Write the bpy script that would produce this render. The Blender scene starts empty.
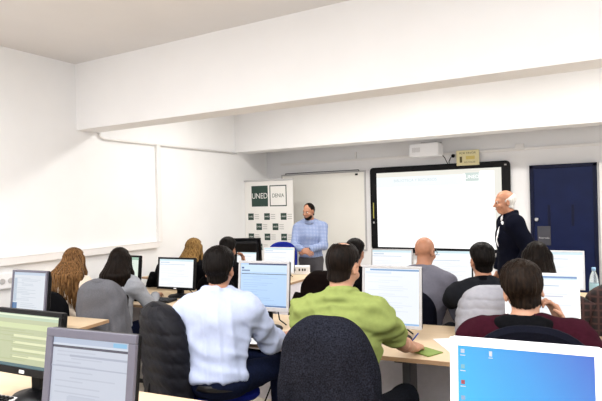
import bpy, bmesh, math, random
import numpy as np
from mathutils import Vector, Matrix, Euler
PI = math.pi
R = math.radians
SC = bpy.context.scene
COL = SC.collection
random.seed(4)

# ------------------------------------------------------------------ camera
cam = bpy.data.cameras.new('camera')
cam.sensor_width = 36.0
cam.lens = 36.0 * 526.0 / 602.0
cam.clip_start = 0.02
cam_o = bpy.data.objects.new('camera', cam)
COL.objects.link(cam_o)
cam_o.matrix_world = (Matrix.Translation((0, 0, 1.68)) @ Matrix.Rotation(0.525, 4, 'Z')
                      @ Matrix.Rotation(PI / 2 + 0.002, 4, 'X') @ Matrix.Rotation(-0.024, 4, 'Z'))
SC.camera = cam_o

# ------------------------------------------------------------------ world, exposure
wd = bpy.data.worlds.new('daylight')
SC.world = wd
wd.use_nodes = True
wd.node_tree.nodes['Background'].inputs[0].default_value = (0.86, 0.93, 1.0, 1)
wd.node_tree.nodes['Background'].inputs[1].default_value = 1.0
SC.view_settings.view_transform = 'Standard'
SC.view_settings.look = 'None'
SC.view_settings.gamma = 1.0
SC.view_settings.use_curve_mapping = False
SC.view_settings.exposure = 0.0
LAMP_W = 53.0        # one ceiling luminaire
WIN_W = 14.0         # daylight through one window
SC.cycles.use_denoising = True
SC.cycles.max_bounces = 8

# room dimensions
XL, XR, YF, YB, ZC = -5.51, 2.3, -2.6, 8.27, 3.404


def area_light(name, loc, rot, sx, sy, power, color, parent=None):
    l = bpy.data.lights.new(name, 'AREA')
    l.shape = 'RECTANGLE'
    l.size, l.size_y = sx, sy
    l.energy = power
    l.color = color
    o = bpy.data.objects.new(name, l)
    o.location = loc
    o.rotation_euler = rot
    COL.objects.link(o)
    if parent:
        o.parent = parent
    return o


WIN_Y = (-1.0, 1.3, 3.6)          # windows in the right-hand wall
for y in WIN_Y:
    area_light('window_daylight', (XR + 0.10, y, 1.95), (0, PI / 2, 0), 1.5, 1.7, WIN_W, (0.93, 0.97, 1.0))
area_light('rear_window_daylight', (-1.9, YF - 0.1, 1.95), (PI / 2, 0, 0), 4.6, 1.5, WIN_W * 2.2, (0.95, 0.98, 1.0))

# ------------------------------------------------------------------ materials
MATS = {}


def mat(name, col, rough=0.6, metal=0.0, var=0.05, scale=30.0, bump=0.0, bscale=None, sheen=0.0, spec=None, stretch=None, coat=0.0):
    if name in MATS:
        return MATS[name]
    m = bpy.data.materials.new(name)
    m.use_nodes = True
    nt = m.node_tree
    b = nt.nodes['Principled BSDF']
    b.inputs['Roughness'].default_value = rough
    b.inputs['Metallic'].default_value = metal
    b.inputs['Specular IOR Level'].default_value = spec if spec is not None else (0.04 if rough > 0.72 else 0.40)
    if sheen:
        b.inputs['Sheen Weight'].default_value = sheen
    if coat:
        b.inputs['Coat Weight'].default_value = coat
    tc = nt.nodes.new('ShaderNodeTexCoord')
    mp = nt.nodes.new('ShaderNodeMapping')
    if stretch:
        mp.inputs['Scale'].default_value = stretch
    nt.links.new(tc.outputs['Object'], mp.inputs['Vector'])
    n = nt.nodes.new('ShaderNodeTexNoise')
    n.inputs['Scale'].default_value = scale
    n.inputs['Detail'].default_value = 4
    nt.links.new(mp.outputs['Vector'], n.inputs['Vector'])
    r = nt.nodes.new('ShaderNodeValToRGB')
    r.color_ramp.elements[0].position = 0.3
    r.color_ramp.elements[1].position = 0.7
    r.color_ramp.elements[0].color = tuple(max(0, c * (1 - var)) for c in col) + (1,)
    r.color_ramp.elements[1].color = tuple(min(1, c * (1 + var)) for c in col) + (1,)
    nt.links.new(n.outputs['Fac'], r.inputs['Fac'])
    nt.links.new(r.outputs['Color'], b.inputs['Base Color'])
    if bump:
        n2 = nt.nodes.new('ShaderNodeTexNoise')
        n2.inputs['Scale'].default_value = bscale or scale * 4
        n2.inputs['Detail'].default_value = 3
        nt.links.new(mp.outputs['Vector'], n2.inputs['Vector'])
        bp = nt.nodes.new('ShaderNodeBump')
        bp.inputs['Strength'].default_value = bump
        bp.inputs['Distance'].default_value = 0.01
        nt.links.new(n2.outputs['Fac'], bp.inputs['Height'])
        nt.links.new(bp.outputs['Normal'], b.inputs['Normal'])
    MATS[name] = m
    return m


def emis(name, col, strength=1.0):
    if name in MATS:
        return MATS[name]
    m = bpy.data.materials.new(name)
    m.use_nodes = True
    b = m.node_tree.nodes['Principled BSDF']
    b.inputs['Base Color'].default_value = (0.02, 0.02, 0.02, 1)
    b.inputs['Roughness'].default_value = 0.25
    b.inputs['Emission Color'].default_value = tuple(col) + (1,)
    b.inputs['Emission Strength'].default_value = strength
    MATS[name] = m
    return m


def s2l(*c):
    return tuple(((v / 255) / 12.92 if v / 255 <= 0.04045 else ((v / 255 + 0.055) / 1.055) ** 2.4) for v in c)


def hairmat(name, dark, light, rough=0.42):
    if name in MATS:
        return MATS[name]
    m = bpy.data.materials.new(name)
    m.use_nodes = True
    nt = m.node_tree
    b = nt.nodes['Principled BSDF']
    b.inputs['Roughness'].default_value = rough
    b.inputs['Specular IOR Level'].default_value = 0.07
    tc = nt.nodes.new('ShaderNodeTexCoord')
    mp = nt.nodes.new('ShaderNodeMapping')
    mp.inputs['Scale'].default_value = (1, 1, 0.12)
    nt.links.new(tc.outputs['Object'], mp.inputs['Vector'])
    n = nt.nodes.new('ShaderNodeTexNoise')
    n.inputs['Scale'].default_value = 110
    n.inputs['Detail'].default_value = 5
    n.inputs['Distortion'].default_value = 0.6
    nt.links.new(mp.outputs['Vector'], n.inputs['Vector'])
    r = nt.nodes.new('ShaderNodeValToRGB')
    r.color_ramp.elements[0].position = 0.35
    r.color_ramp.elements[1].position = 0.68
    r.color_ramp.elements[0].color = tuple(dark) + (1,)
    r.color_ramp.elements[1].color = tuple(light) + (1,)
    nt.links.new(n.outputs['Fac'], r.inputs['Fac'])
    nt.links.new(r.outputs['Color'], b.inputs['Base Color'])
    bp = nt.nodes.new('ShaderNodeBump')
    bp.inputs['Strength'].default_value = 0.5
    bp.inputs['Distance'].default_value = 0.006
    nt.links.new(n.outputs['Fac'], bp.inputs['Height'])
    nt.links.new(bp.outputs['Normal'], b.inputs['Normal'])
    MATS[name] = m
    return m


def checkmat(name, c1, c2, scale, rough=0.85, lines=None):
    """woven check: two crossed bands of colour in object space"""
    if name in MATS:
        return MATS[name]
    m = bpy.data.materials.new(name)
    m.use_nodes = True
    nt = m.node_tree
    b = nt.nodes['Principled BSDF']
    b.inputs['Roughness'].default_value = rough
    tc = nt.nodes.new('ShaderNodeTexCoord')
    fac = None
    for d in ('X', 'Z'):
        w = nt.nodes.new('ShaderNodeTexWave')
        w.wave_type = 'BANDS'
        w.bands_direction = d
        w.inputs['Scale'].default_value = scale
        w.inputs['Distortion'].default_value = 0.4
        nt.links.new(tc.outputs['Object'], w.inputs['Vector'])
        if fac is None:
            fac = w.outputs['Fac']
        else:
            mx = nt.nodes.new('ShaderNodeMath')
            mx.operation = 'MULTIPLY' if lines is None else 'MAXIMUM'
            nt.links.new(fac, mx.inputs[0])
            nt.links.new(w.outputs['Fac'], mx.inputs[1])
            fac = mx.outputs[0]
    r = nt.nodes.new('ShaderNodeValToRGB')
    r.color_ramp.elements[0].position = 0.15
    r.color_ramp.elements[1].position = 0.7
    r.color_ramp.elements[0].color = tuple(c1) + (1,)
    r.color_ramp.elements[1].color = tuple(c2) + (1,)
    if lines:
        e = r.color_ramp.elements.new(0.985)
        e.color = tuple(lines) + (1,)
    nt.links.new(fac, r.inputs['Fac'])
    nt.links.new(r.outputs['Color'], b.inputs['Base Color'])
    MATS[name] = m
    return m


def woodmat(name, c1, c2, scale=6):
    if name in MATS:
        return MATS[name]
    m = bpy.data.materials.new(name)
    m.use_nodes = True
    nt = m.node_tree
    b = nt.nodes['Principled BSDF']
    b.inputs['Roughness'].default_value = 0.38
    tc = nt.nodes.new('ShaderNodeTexCoord')
    mp = nt.nodes.new('ShaderNodeMapping')
    mp.inputs['Scale'].default_value = (0.6, 8, 8)
    nt.links.new(tc.outputs['Object'], mp.inputs['Vector'])
    n = nt.nodes.new('ShaderNodeTexNoise')
    n.inputs['Scale'].default_value = scale
    n.inputs['Detail'].default_value = 6
    n.inputs['Distortion'].default_value = 1.2
    nt.links.new(mp.outputs['Vector'], n.inputs['Vector'])
    r = nt.nodes.new('ShaderNodeValToRGB')
    r.color_ramp.elements[0].color = tuple(c1) + (1,)
    r.color_ramp.elements[1].color = tuple(c2) + (1,)
    nt.links.new(n.outputs['Fac'], r.inputs['Fac'])
    nt.links.new(r.outputs['Color'], b.inputs['Base Color'])
    MATS[name] = m
    return m


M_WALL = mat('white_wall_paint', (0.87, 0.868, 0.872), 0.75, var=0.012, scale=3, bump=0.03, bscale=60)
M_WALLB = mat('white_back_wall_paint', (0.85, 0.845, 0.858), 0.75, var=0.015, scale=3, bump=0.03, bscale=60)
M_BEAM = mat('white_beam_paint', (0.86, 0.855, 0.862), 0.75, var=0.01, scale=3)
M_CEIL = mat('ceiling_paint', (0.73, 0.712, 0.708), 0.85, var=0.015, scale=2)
M_FLOOR = mat('beige_terrazzo', (0.62, 0.55, 0.46), 0.45, var=0.10, scale=40)
M_TRIM = mat('white_trunking', (0.83, 0.81, 0.80), 0.45, var=0.01)
M_DOOR = mat('navy_door_paint', s2l(15, 25, 62), 0.42, var=0.12, scale=5, bump=0.03, bscale=30, spec=0.16)
M_DOORF = mat('navy_frame_paint', s2l(12, 17, 44), 0.45, var=0.08, scale=6, spec=0.16)
M_CHROME = mat('brushed_steel', (0.62, 0.62, 0.62), 0.3, 1.0, var=0.05)
M_BLACKP = mat('black_plastic', (0.005, 0.005, 0.006), 0.42, var=0.15, scale=50, spec=0.14)
M_DGREYP = mat('dark_grey_plastic', (0.035, 0.036, 0.04), 0.5, var=0.1, scale=50)
M_GREYP = mat('silver_grey_plastic', (0.105, 0.10, 0.13), 0.4, var=0.03)
M_LGREYP = mat('light_silver_plastic', (0.50, 0.485, 0.49), 0.4, var=0.03)
M_WHITEP = mat('white_plastic', (0.86, 0.86, 0.88), 0.35, var=0.01)
M_WOOD = woodmat('pale_beech_laminate', (0.62, 0.46, 0.29), (0.74, 0.58, 0.40))
M_EDGE = woodmat('beech_edge_band', (0.36, 0.22, 0.12), (0.46, 0.29, 0.17))
M_PANEL = mat('grey_melamine_panel', (0.80, 0.77, 0.83), 0.55, var=0.03)
M_METALG = mat('grey_painted_steel', (0.10, 0.10, 0.11), 0.4, 0.3, var=0.05)
M_BLUEF = mat('royal_blue_upholstery', (0.012, 0.022, 0.24), 0.85, var=0.2, scale=200, bump=0.2, bscale=500)
M_NAVYF = mat('dark_navy_upholstery', (0.004, 0.0045, 0.009), 0.8, var=0.2, scale=200, bump=0.2, bscale=500)
M_BLACKF = mat('black_upholstery', (0.004, 0.004, 0.005), 0.8, var=0.2, scale=200, bump=0.2, bscale=500)
M_PAPER = mat('white_paper', (0.85, 0.85, 0.86), 0.8, var=0.01)
M_SKIN = mat('skin_light', (0.47, 0.245, 0.155), 0.5, var=0.10, scale=14, bump=0.03, bscale=150, spec=0.35)
M_SKIN2 = mat('skin_tanned', (0.40, 0.19, 0.115), 0.5, var=0.12, scale=14, bump=0.03, bscale=150, spec=0.35)
M_SKIN3 = mat('skin_ruddy', (0.44, 0.20, 0.115), 0.45, var=0.12, scale=14, bump=0.03, bscale=150, spec=0.4)
M_EYE = mat('eye_dark', (0.02, 0.015, 0.012), 0.2)
M_EYEW = mat('eye_white', (0.7, 0.68, 0.66), 0.3)
M_LIP = mat('lip', (0.42, 0.16, 0.13), 0.5)


def plaster(m):
    return m


# ------------------------------------------------------------------ mesh helpers
class PM:
    """collects polygons with material slots and links them as one mesh object"""

    def __init__(s):
        s.v, s.f, s.mi, s.mats, s.sm = [], [], [], [], []

    def slot(s, m):
        if m not in s.mats:
            s.mats.append(m)
        return s.mats.index(m)

    def face(s, pts, m, smooth=False):
        i = len(s.v)
        s.v += [tuple(p) for p in pts]
        s.f.append(tuple(range(i, i + len(pts))))
        s.mi.append(s.slot(m))
        s.sm.append(smooth)

    def grid(s, rings, m, closed=True, cap0=True, cap1=True, smooth=True):
        i0 = len(s.v)
        n = len(rings[0])
        for r in rings:
            s.v += [tuple(p) for p in r]
        k = s.slot(m)
        for a in range(len(rings) - 1):
            for b in range(n if closed else n - 1):
                c = (b + 1) % n
                s.f.append((i0 + a * n + b, i0 + a * n + c, i0 + (a + 1) * n + c, i0 + (a + 1) * n + b))
                s.mi.append(k)
                s.sm.append(smooth)
        if cap0:
            s.f.append(tuple(i0 + b for b in reversed(range(n))))
            s.mi.append(k)
            s.sm.append(False)
        if cap1:
            s.f.append(tuple(i0 + (len(rings) - 1) * n + b for b in range(n)))
            s.mi.append(k)
            s.sm.append(False)

    def box(s, c, d, m, rot=None, taper=1.0):
        x, y, z = d[0] / 2, d[1] / 2, d[2] / 2
        P = []
        for dz in (-1, 1):
            t = taper if dz > 0 else 1.0
            for dx, dy in ((-1, -1), (1, -1), (1, 1), (-1, 1)):
                P.append(Vector((dx * x * t, dy * y * t, dz * z)))
        if rot is not None:
            P = [rot @ p for p in P]
        P = [p + Vector(c) for p in P]
        i = len(s.v)
        s.v += [tuple(p) for p in P]
        k = s.slot(m)
        for q in ((3, 2, 1, 0), (4, 5, 6, 7), (0, 1, 5, 4), (1, 2, 6, 5), (2, 3, 7, 6), (3, 0, 4, 7)):
            s.f.append(tuple(i + a for a in q))
            s.mi.append(k)
            s.sm.append(False)

    def tube(s, pts, r, m, n=10, caps=True):
        pts = [Vector(p) for p in pts]
        rs = r if isinstance(r, (list, tuple)) else [r] * len(pts)
        rings = []
        up = Vector((0.13, 0.21, 0.97)).normalized()
        for i, p in enumerate(pts):
            t = (pts[min(i + 1, len(pts) - 1)] - pts[max(i - 1, 0)]).normalized()
            if abs(t.dot(up)) > 0.97:
                up = Vector((1, 0.1, 0)).normalized()
            a = t.cross(up).normalized()
            b = a.cross(t).normalized()
            up = b
            rings.append([p + (a * math.cos(2 * PI * k / n) + b * math.sin(2 * PI * k / n)) * rs[i] for k in range(n)])
        s.grid(rings, m, True, caps, caps)

    def lathe(s, prof, m, c=(0, 0, 0), n=24, sx=1, sy=1, caps=True):
        rings = [[(c[0] + r * math.cos(2 * PI * k / n) * sx, c[1] + r * math.sin(2 * PI * k / n) * sy, c[2] + z) for k in range(n)] for r, z in prof]
        s.grid(rings, m, True, caps, caps)

    def rrect(s, w, h, d, rad, m, z0=0.0, n=6, axis='Y', c=(0, 0, 0), bev=0.004):
        """rounded rectangle slab: outline in XZ (axis Y) or XY (axis Z), thickness d"""
        out = []
        for cx, cy, a0 in ((w / 2 - rad, h / 2 - rad, 0), (-w / 2 + rad, h / 2 - rad, 90), (-w / 2 + rad, -h / 2 + rad, 180), (w / 2 - rad, -h / 2 + rad, 270)):
            for i in range(n + 1):
                a = R(a0 + 90 * i / n)
                out.append((cx + rad * math.cos(a), cy + rad * math.sin(a), cx, cy))
        rings = []
        for off, inset in ((-d / 2, bev), (-d / 2 + bev, 0), (d / 2 - bev, 0), (d / 2, bev)):
            ring = []
            for x, y, cx, cy in out:
                k = (rad - inset) / rad if rad > 0 else 1
                px, py = cx + (x - cx) * k, cy + (y - cy) * k
                if axis == 'Y':
                    ring.append((c[0] + px, c[1] - off, c[2] + py))
                else:
                    ring.append((c[0] + px, c[1] + py, c[2] + off))
            rings.append(ring)
        s.grid(rings, m, True, True, True, smooth=False)

    def text(s, txt, size, M, m, align='CENTER', sx=1.0):
        cu = bpy.data.curves.new('t', 'FONT')
        cu.body = txt
        cu.size = size
        cu.align_x = align
        cu.align_y = 'CENTER'
        o = bpy.data.objects.new('t', cu)
        COL.objects.link(o)
        dg = bpy.context.evaluated_depsgraph_get()
        dg.update()
        me = o.evaluated_get(dg).to_mesh()
        i = len(s.v)
        s.v += [tuple(M @ Vector((v.co.x * sx, v.co.y, v.co.z))) for v in me.vertices]
        k = s.slot(m)
        for p in me.polygons:
            s.f.append(tuple(i + a for a in p.vertices))
            s.mi.append(k)
            s.sm.append(False)
        o.evaluated_get(dg).to_mesh_clear()
        bpy.data.objects.remove(o)
        bpy.data.curves.remove(cu)

    def build(s, name, parent=None, loc=(0, 0, 0), rot=(0, 0, 0), bevel=0, solid=0, subsurf=0):
        me = bpy.data.meshes.new(name)
        me.from_pydata(s.v, [], s.f)
        for m in s.mats:
            me.materials.append(m)
        me.polygons.foreach_set('material_index', s.mi)
        me.polygons.foreach_set('use_smooth', s.sm)
        me.update()
        o = bpy.data.objects.new(name, me)
        COL.objects.link(o)
        o.location = loc
        o.rotation_euler = rot
        if parent is not None:
            o.parent = parent
        if solid:
            md = o.modifiers.new('solid', 'SOLIDIFY')
            md.thickness = solid
            md.offset = 0
        if bevel:
            md = o.modifiers.new('bevel', 'BEVEL')
            md.width = bevel
            md.segments = 2
            md.limit_method = 'ANGLE'
        if subsurf:
            md = o.modifiers.new('sub', 'SUBSURF')
            md.levels = md.render_levels = subsurf
        return o


def tag(o, label, cat, group=None, kind=None):
    o['label'] = label
    o['category'] = cat
    if group:
        o['group'] = group
    if kind:
        o['kind'] = kind
    return o


def thing(name, label, cat, loc=(0, 0, 0), rz=0.0, group=None):
    o = bpy.data.objects.new(name, None)
    o.empty_display_size = 0.1
    COL.objects.link(o)
    o.location = loc
    o.rotation_euler = (0, 0, rz)
    return tag(o, label, cat, group)


def struct(name, pm, **k):
    o = pm.build(name, **k)
    o['kind'] = 'structure'
    return o


def boxpm(c, d, m, rot=None):
    p = PM()
    p.box(c, d, m, rot)
    return p


# ------------------------------------------------------------------ implicit surfaces (for bodies, hair and cloth)
def unit(v):
    v = np.asarray(v, float)
    return v / np.linalg.norm(v)


class Field:
    def __init__(s, k=0.03):
        s.p = []
        s.k = k

    def cap(s, a, b, r0, r1=None, k=None, op='add', sq=None, cut=None):
        """tapered capsule; sq=(axis, factor) flattens along an axis; cut=(point, normal) trims it flat"""
        r1 = r0 if r1 is None else r1
        a = np.asarray(a, float)
        b = np.asarray(b, float)
        ab = b - a
        L2 = float(ab @ ab) + 1e-12

        def f(X, Y, Z):
            px, py, pz = X - a[0], Y - a[1], Z - a[2]
            t = np.clip((px * ab[0] + py * ab[1] + pz * ab[2]) / L2, 0, 1)
            qx, qy, qz = px - t * ab[0], py - t * ab[1], pz - t * ab[2]
            d2 = qx * qx + qy * qy + qz * qz
            if sq is not None:
                n, fac = sq
                u = qx * n[0] + qy * n[1] + qz * n[2]
                d2 = d2 + (fac * fac - 1) * u * u
            d = np.sqrt(d2) - (r0 + (r1 - r0) * t)
            if cut is not None:
                c, nn = cut
                d = np.maximum(d, (X - c[0]) * nn[0] + (Y - c[1]) * nn[1] + (Z - c[2]) * nn[2])
            return d
        m = max(r0, r1)
        s.p.append((f, np.minimum(a, b) - m, np.maximum(a, b) + m, s.k if k is None else k, op))
        return s

    def ell(s, c, r, rot=None, k=None, op='add', fn=None, pad=0.0):
        c = np.asarray(c, float)
        r = np.asarray(r, float)
        A = np.eye(3) if rot is None else np.array(rot)      # columns: local axes

        def f(X, Y, Z):
            dx, dy, dz = X - c[0], Y - c[1], Z - c[2]
            lx = dx * A[0, 0] + dy * A[1, 0] + dz * A[2, 0]
            ly = dx * A[0, 1] + dy * A[1, 1] + dz * A[2, 1]
            lz = dx * A[0, 2] + dy * A[1, 2] + dz * A[2, 2]
            k0 = np.sqrt((lx / r[0]) ** 2 + (ly / r[1]) ** 2 + (lz / r[2]) ** 2)
            k1 = np.sqrt((lx / r[0] ** 2) ** 2 + (ly / r[1] ** 2) ** 2 + (lz / r[2] ** 2) ** 2) + 1e-9
            d = k0 * (k0 - 1) / k1
            if fn is not None:
                d = fn(d, lx, ly, lz)
            return d
        m = float(r.max()) + pad
        s.p.append((f, c - m, c + m, s.k if k is None else k, op))
        return s

    def box(s, c, half, rad, rot=None, k=None, op='add'):
        c = np.asarray(c, float)
        A = np.eye(3) if rot is None else np.array(rot)

        def f(X, Y, Z):
            dx, dy, dz = X - c[0], Y - c[1], Z - c[2]
            l = [np.abs(dx * A[0, i] + dy * A[1, i] + dz * A[2, i]) - (half[i] - rad) for i in range(3)]
            o = np.sqrt(sum(np.maximum(q, 0) ** 2 for q in l))
            return o + np.minimum(np.maximum(np.maximum(l[0], l[1]), l[2]), 0) - rad
        m = float(np.linalg.norm(half))
        s.p.append((f, c - m, c + m, s.k if k is None else k, op))
        return s

    def half(s, pt, n, k=0.004):
        """cut away everything on the side the normal points to (applies to what came before)"""
        pt = np.asarray(pt, float)
        n = unit(n)

        def f(X, Y, Z):
            return -((X - pt[0]) * n[0] + (Y - pt[1]) * n[1] + (Z - pt[2]) * n[2])
        s.p.append((f, None, None, k, 'sub'))
        return s

    def build(s, name, vox, m, parent=None, wrinkle=0.0, wscale=1.0, seed=0, hair=None, mats=None):
        adds = [q for q in s.p if q[4] == 'add']
        lo = np.min([q[1] for q in adds], axis=0) - 3 * vox - 0.012
        hi = np.max([q[2] for q in adds], axis=0) + 3 * vox + 0.012
        n = np.ceil((hi - lo) / vox).astype(int) + 1
        D = np.full(n, 0.2, np.float32)
        ax = [(lo[i] + vox * np.arange(n[i])).astype(np.float32) for i in range(3)]
        for f, a, b, k, op in s.p:
            if a is None:
                i0, i1 = np.zeros(3, int), n
            else:
                e = k + 3 * vox
                i0 = np.clip(np.floor((a - e - lo) / vox).astype(int), 0, n)
                i1 = np.clip(np.ceil((b + e - lo) / vox).astype(int) + 1, 0, n)
                if np.any(i1 <= i0):
                    continue
            sl = tuple(slice(i0[i], i1[i]) for i in range(3))
            d = f(ax[0][sl[0]][:, None, None], ax[1][sl[1]][None, :, None], ax[2][sl[2]][None, None, :]).astype(np.float32)
            o = D[sl]
            if op == 'add':
                h = np.maximum(k - np.abs(o - d), 0)
                D[sl] = np.minimum(o, d) - h * h / (4 * k + 1e-9)
            else:
                h = np.maximum(k - np.abs(o + d), 0)
                D[sl] = np.maximum(o, -d) + h * h / (4 * k + 1e-9)
        V, Q = nets(D, lo, vox)
        if wrinkle or hair:
            V = ripple(V, Q, wrinkle, wscale, seed, hair)
        me = bpy.data.meshes.new(name)
        me.vertices.add(len(V))
        me.vertices.foreach_set('co', V.astype(np.float32).ravel())
        me.loops.add(len(Q) * 4)
        me.loops.foreach_set('vertex_index', Q.astype(np.int32).ravel())
        me.polygons.add(len(Q))
        me.polygons.foreach_set('loop_start', np.arange(0, len(Q) * 4, 4, dtype=np.int32))
        me.polygons.foreach_set('use_smooth', np.ones(len(Q), bool))
        me.update(calc_edges=True)
        for q in (mats or [m]):
            me.materials.append(q)
        o = bpy.data.objects.new(name, me)
        COL.objects.link(o)
        if parent is not None:
            o.parent = parent
        return o


def nets(D, lo, vox):
    """surface nets: one vertex per cell the surface crosses, quads around crossing edges"""
    S = D < 0
    n = np.array(D.shape)
    C = [S[i:n[0] - 1 + i, j:n[1] - 1 + j, k:n[2] - 1 + k] for i in (0, 1) for j in (0, 1) for k in (0, 1)]
    cnt = sum(c.astype(np.uint8) for c in C)
    idx = np.argwhere((cnt > 0) & (cnt < 8))
    corner = {(i, j, k): D[idx[:, 0] + i, idx[:, 1] + j, idx[:, 2] + k] for i in (0, 1) for j in (0, 1) for k in (0, 1)}
    acc = np.zeros((len(idx), 3))
    num = np.zeros(len(idx))
    for a in corner:
        for axx in range(3):
            if a[axx] == 0:
                b = list(a)
                b[axx] = 1
                da, db = corner[a], corner[tuple(b)]
                x = (da < 0) != (db < 0)
                t = np.where(x, da / (da - db + 1e-12), 0)
                for c in range(3):
                    acc[:, c] += np.where(x, a[c] + (t if c == axx else 0), 0)
                num += x
    V = (idx + acc / num[:, None]) * vox + lo
    ID = np.full(n - 1, -1, np.int32)
    ID[idx[:, 0], idx[:, 1], idx[:, 2]] = np.arange(len(idx))
    out = []
    for axx in range(3):
        u, w = (axx + 1) % 3, (axx + 2) % 3
        s0 = [slice(None)] * 3
        s1 = [slice(None)] * 3
        s0[axx] = slice(0, n[axx] - 1)
        s1[axx] = slice(1, n[axx])
        A, B = S[tuple(s0)], S[tuple(s1)]
        E = np.argwhere(A != B)
        E = E[(E[:, u] > 0) & (E[:, w] > 0) & (E[:, u] < n[u] - 1) & (E[:, w] < n[w] - 1)]
        fl = A[E[:, 0], E[:, 1], E[:, 2]]
        q = []
        for du, dw in ((-1, -1), (0, -1), (0, 0), (-1, 0)):
            e = E.copy()
            e[:, u] += du
            e[:, w] += dw
            q.append(ID[e[:, 0], e[:, 1], e[:, 2]])
        q = np.stack(q, 1)
        q[~fl] = q[~fl][:, ::-1]
        out.append(q)
    Q = np.concatenate(out)
    return V, Q[(Q >= 0).all(1)]


def ripple(V, Q, amp, sc, seed, hair):
    """cloth folds / hair strands: moves vertices along their normals"""
    e1 = V[Q[:, 2]] - V[Q[:, 0]]
    e2 = V[Q[:, 3]] - V[Q[:, 1]]
    fn = np.cross(e1, e2)
    N = np.zeros_like(V)
    for c in range(4):
        for d in range(3):
            N[:, d] += np.bincount(Q[:, c], fn[:, d], len(V))
    N /= np.linalg.norm(N, axis=1)[:, None] + 1e-9
    rg = np.random.RandomState(seed)
    if hair:
        c, f, a = hair
        th = np.arctan2(V[:, 0] - c[0], V[:, 1] - c[1])
        zz = V[:, 2]
        w = np.zeros(len(V))
        for i in range(5):
            w += np.sin(f * (1 + .45 * i) * th + rg.uniform(4, 16) * zz + 1.4 * np.sin(rg.uniform(8, 22) * zz + rg.uniform(0, 6)) + rg.uniform(0, 6)) / (1 + .35 * i)
        return V + N * (a * w / 2.2)[:, None]
    w = np.zeros(len(V))
    for i in range(7):
        k = rg.normal(size=3)
        k[2] *= 1.6
        k = unit(k) * rg.uniform(26, 70) * sc
        p = V @ k + 1.6 * np.sin(V @ (unit(rg.normal(size=3)) * rg.uniform(8, 20)) + rg.uniform(0, 6)) + rg.uniform(0, 6)
        m_ = 0.5 + 0.5 * np.sin(V @ (unit(rg.normal(size=3)) * rg.uniform(5, 12)) + rg.uniform(0, 6))
        w += (0.5 + 0.5 * np.sin(p)) ** 3.0 * m_
    return V + N * (amp * w / 2.0)[:, None]


# ------------------------------------------------------------------ room shell
p = PM(); p.box(((XL + XR) / 2, (YF + YB) / 2, -0.05), (XR - XL + 0.4, YB - YF + 0.4, 0.1), M_FLOOR)
struct('floor', p)
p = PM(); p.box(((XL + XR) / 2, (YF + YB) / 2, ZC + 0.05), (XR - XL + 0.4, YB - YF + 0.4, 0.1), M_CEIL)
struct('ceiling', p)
p = PM(); p.box((XL - 0.1, (YF + YB) / 2, ZC / 2), (0.2, YB - YF + 0.4, ZC), M_WALL)
struct('wall_left', p)
p = PM(); p.box(((XL + XR) / 2, YB + 0.1, ZC / 2), (XR - XL, 0.2, ZC), M_WALLB)
struct('wall_back', p)
# right wall and rear wall carry the windows
p = PM()
ys = [YF - 0.2]
for y in WIN_Y:
    ys += [y - 0.85, y + 0.85]
ys.append(YB + 0.2)
p.box((XR + 0.1, (YF + YB) / 2, 0.575), (0.2, YB - YF + 0.4, 1.15), M_WALL)
p.box((XR + 0.1, (YF + YB) / 2, (2.75 + ZC) / 2), (0.2, YB - YF + 0.4, ZC - 2.75), M_WALL)
for i in range(0, len(ys), 2):
    p.box((XR + 0.1, (ys[i] + ys[i + 1]) / 2, 1.95), (0.2, ys[i + 1] - ys[i], 1.6), M_WALL)
struct('wall_right', p)
p = PM()
p.box(((XL + XR) / 2, YF - 0.1, 0.575), (XR - XL, 0.2, 1.15), M_WALL)
p.box(((XL + XR) / 2, YF - 0.1, (2.75 + ZC) / 2), (XR - XL, 0.2, ZC - 2.75), M_WALL)
p.box(((XL - 4.3) / 2, YF - 0.1, 1.95), (-4.3 - XL, 0.2, 1.6), M_WALL)
p.box(((0.5 + XR) / 2, YF - 0.1, 1.95), (XR - 0.5, 0.2, 1.6), M_WALL)
struct('wall_rear', p)


def glassmat():
    m = bpy.data.materials.new('window_glass')
    m.use_nodes = True
    nt = m.node_tree
    nt.nodes.remove(nt.nodes['Principled BSDF'])
    t = nt.nodes.new('ShaderNodeBsdfTransparent')
    g = nt.nodes.new('ShaderNodeBsdfGlossy')
    g.inputs['Roughness'].default_value = 0.02
    x = nt.nodes.new('ShaderNodeMixShader')
    x.inputs[0].default_value = 0.06
    nt.links.new(t.outputs[0], x.inputs[1])
    nt.links.new(g.outputs[0], x.inputs[2])
    nt.links.new(x.outputs[0], nt.nodes['Material Output'].inputs[0])
    return m


M_GLASS = glassmat()
wn = 1
for y in WIN_Y:
    p = PM()
    for yy in (y - 0.82, y, y + 0.82):
        p.box((XR + 0.04, yy, 1.95), (0.05, 0.05, 1.6), M_WHITEP)
    for zz in (1.175, 2.725):
        p.box((XR + 0.04, y, zz), (0.05, 1.7, 0.05), M_WHITEP)
    w = struct('window_%d' % wn, p)
    boxpm((XR + 0.045, y, 1.95), (0.006, 1.6, 1.52), M_GLASS).build('pane', w)
    wn += 1
p = PM()
for xx in (-4.27, -2.7, -1.1, 0.47):
    p.box((xx, YF - 0.04, 1.95), (0.05, 0.05, 1.6), M_WHITEP)
for zz in (1.175, 2.725):
    p.box((-1.9, YF - 0.04, zz), (4.8, 0.05, 0.05), M_WHITEP)
w = struct('window_%d' % wn, p)
boxpm((-1.9, YF - 0.045, 1.95), (4.7, 0.006, 1.52), M_GLASS).build('pane', w)

# two deep concrete beams under the ceiling
p = PM(); p.box(((XL + XR) / 2, 4.301, (2.607 + ZC) / 2), (XR - XL, 0.304, ZC - 2.607), M_BEAM)
struct('beam_front', p)
p = PM(); p.box(((XL + XR) / 2, 7.47, (2.552 + ZC) / 2), (XR - XL, 0.35, ZC - 2.552), M_BEAM)
struct('beam_back', p)

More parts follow.
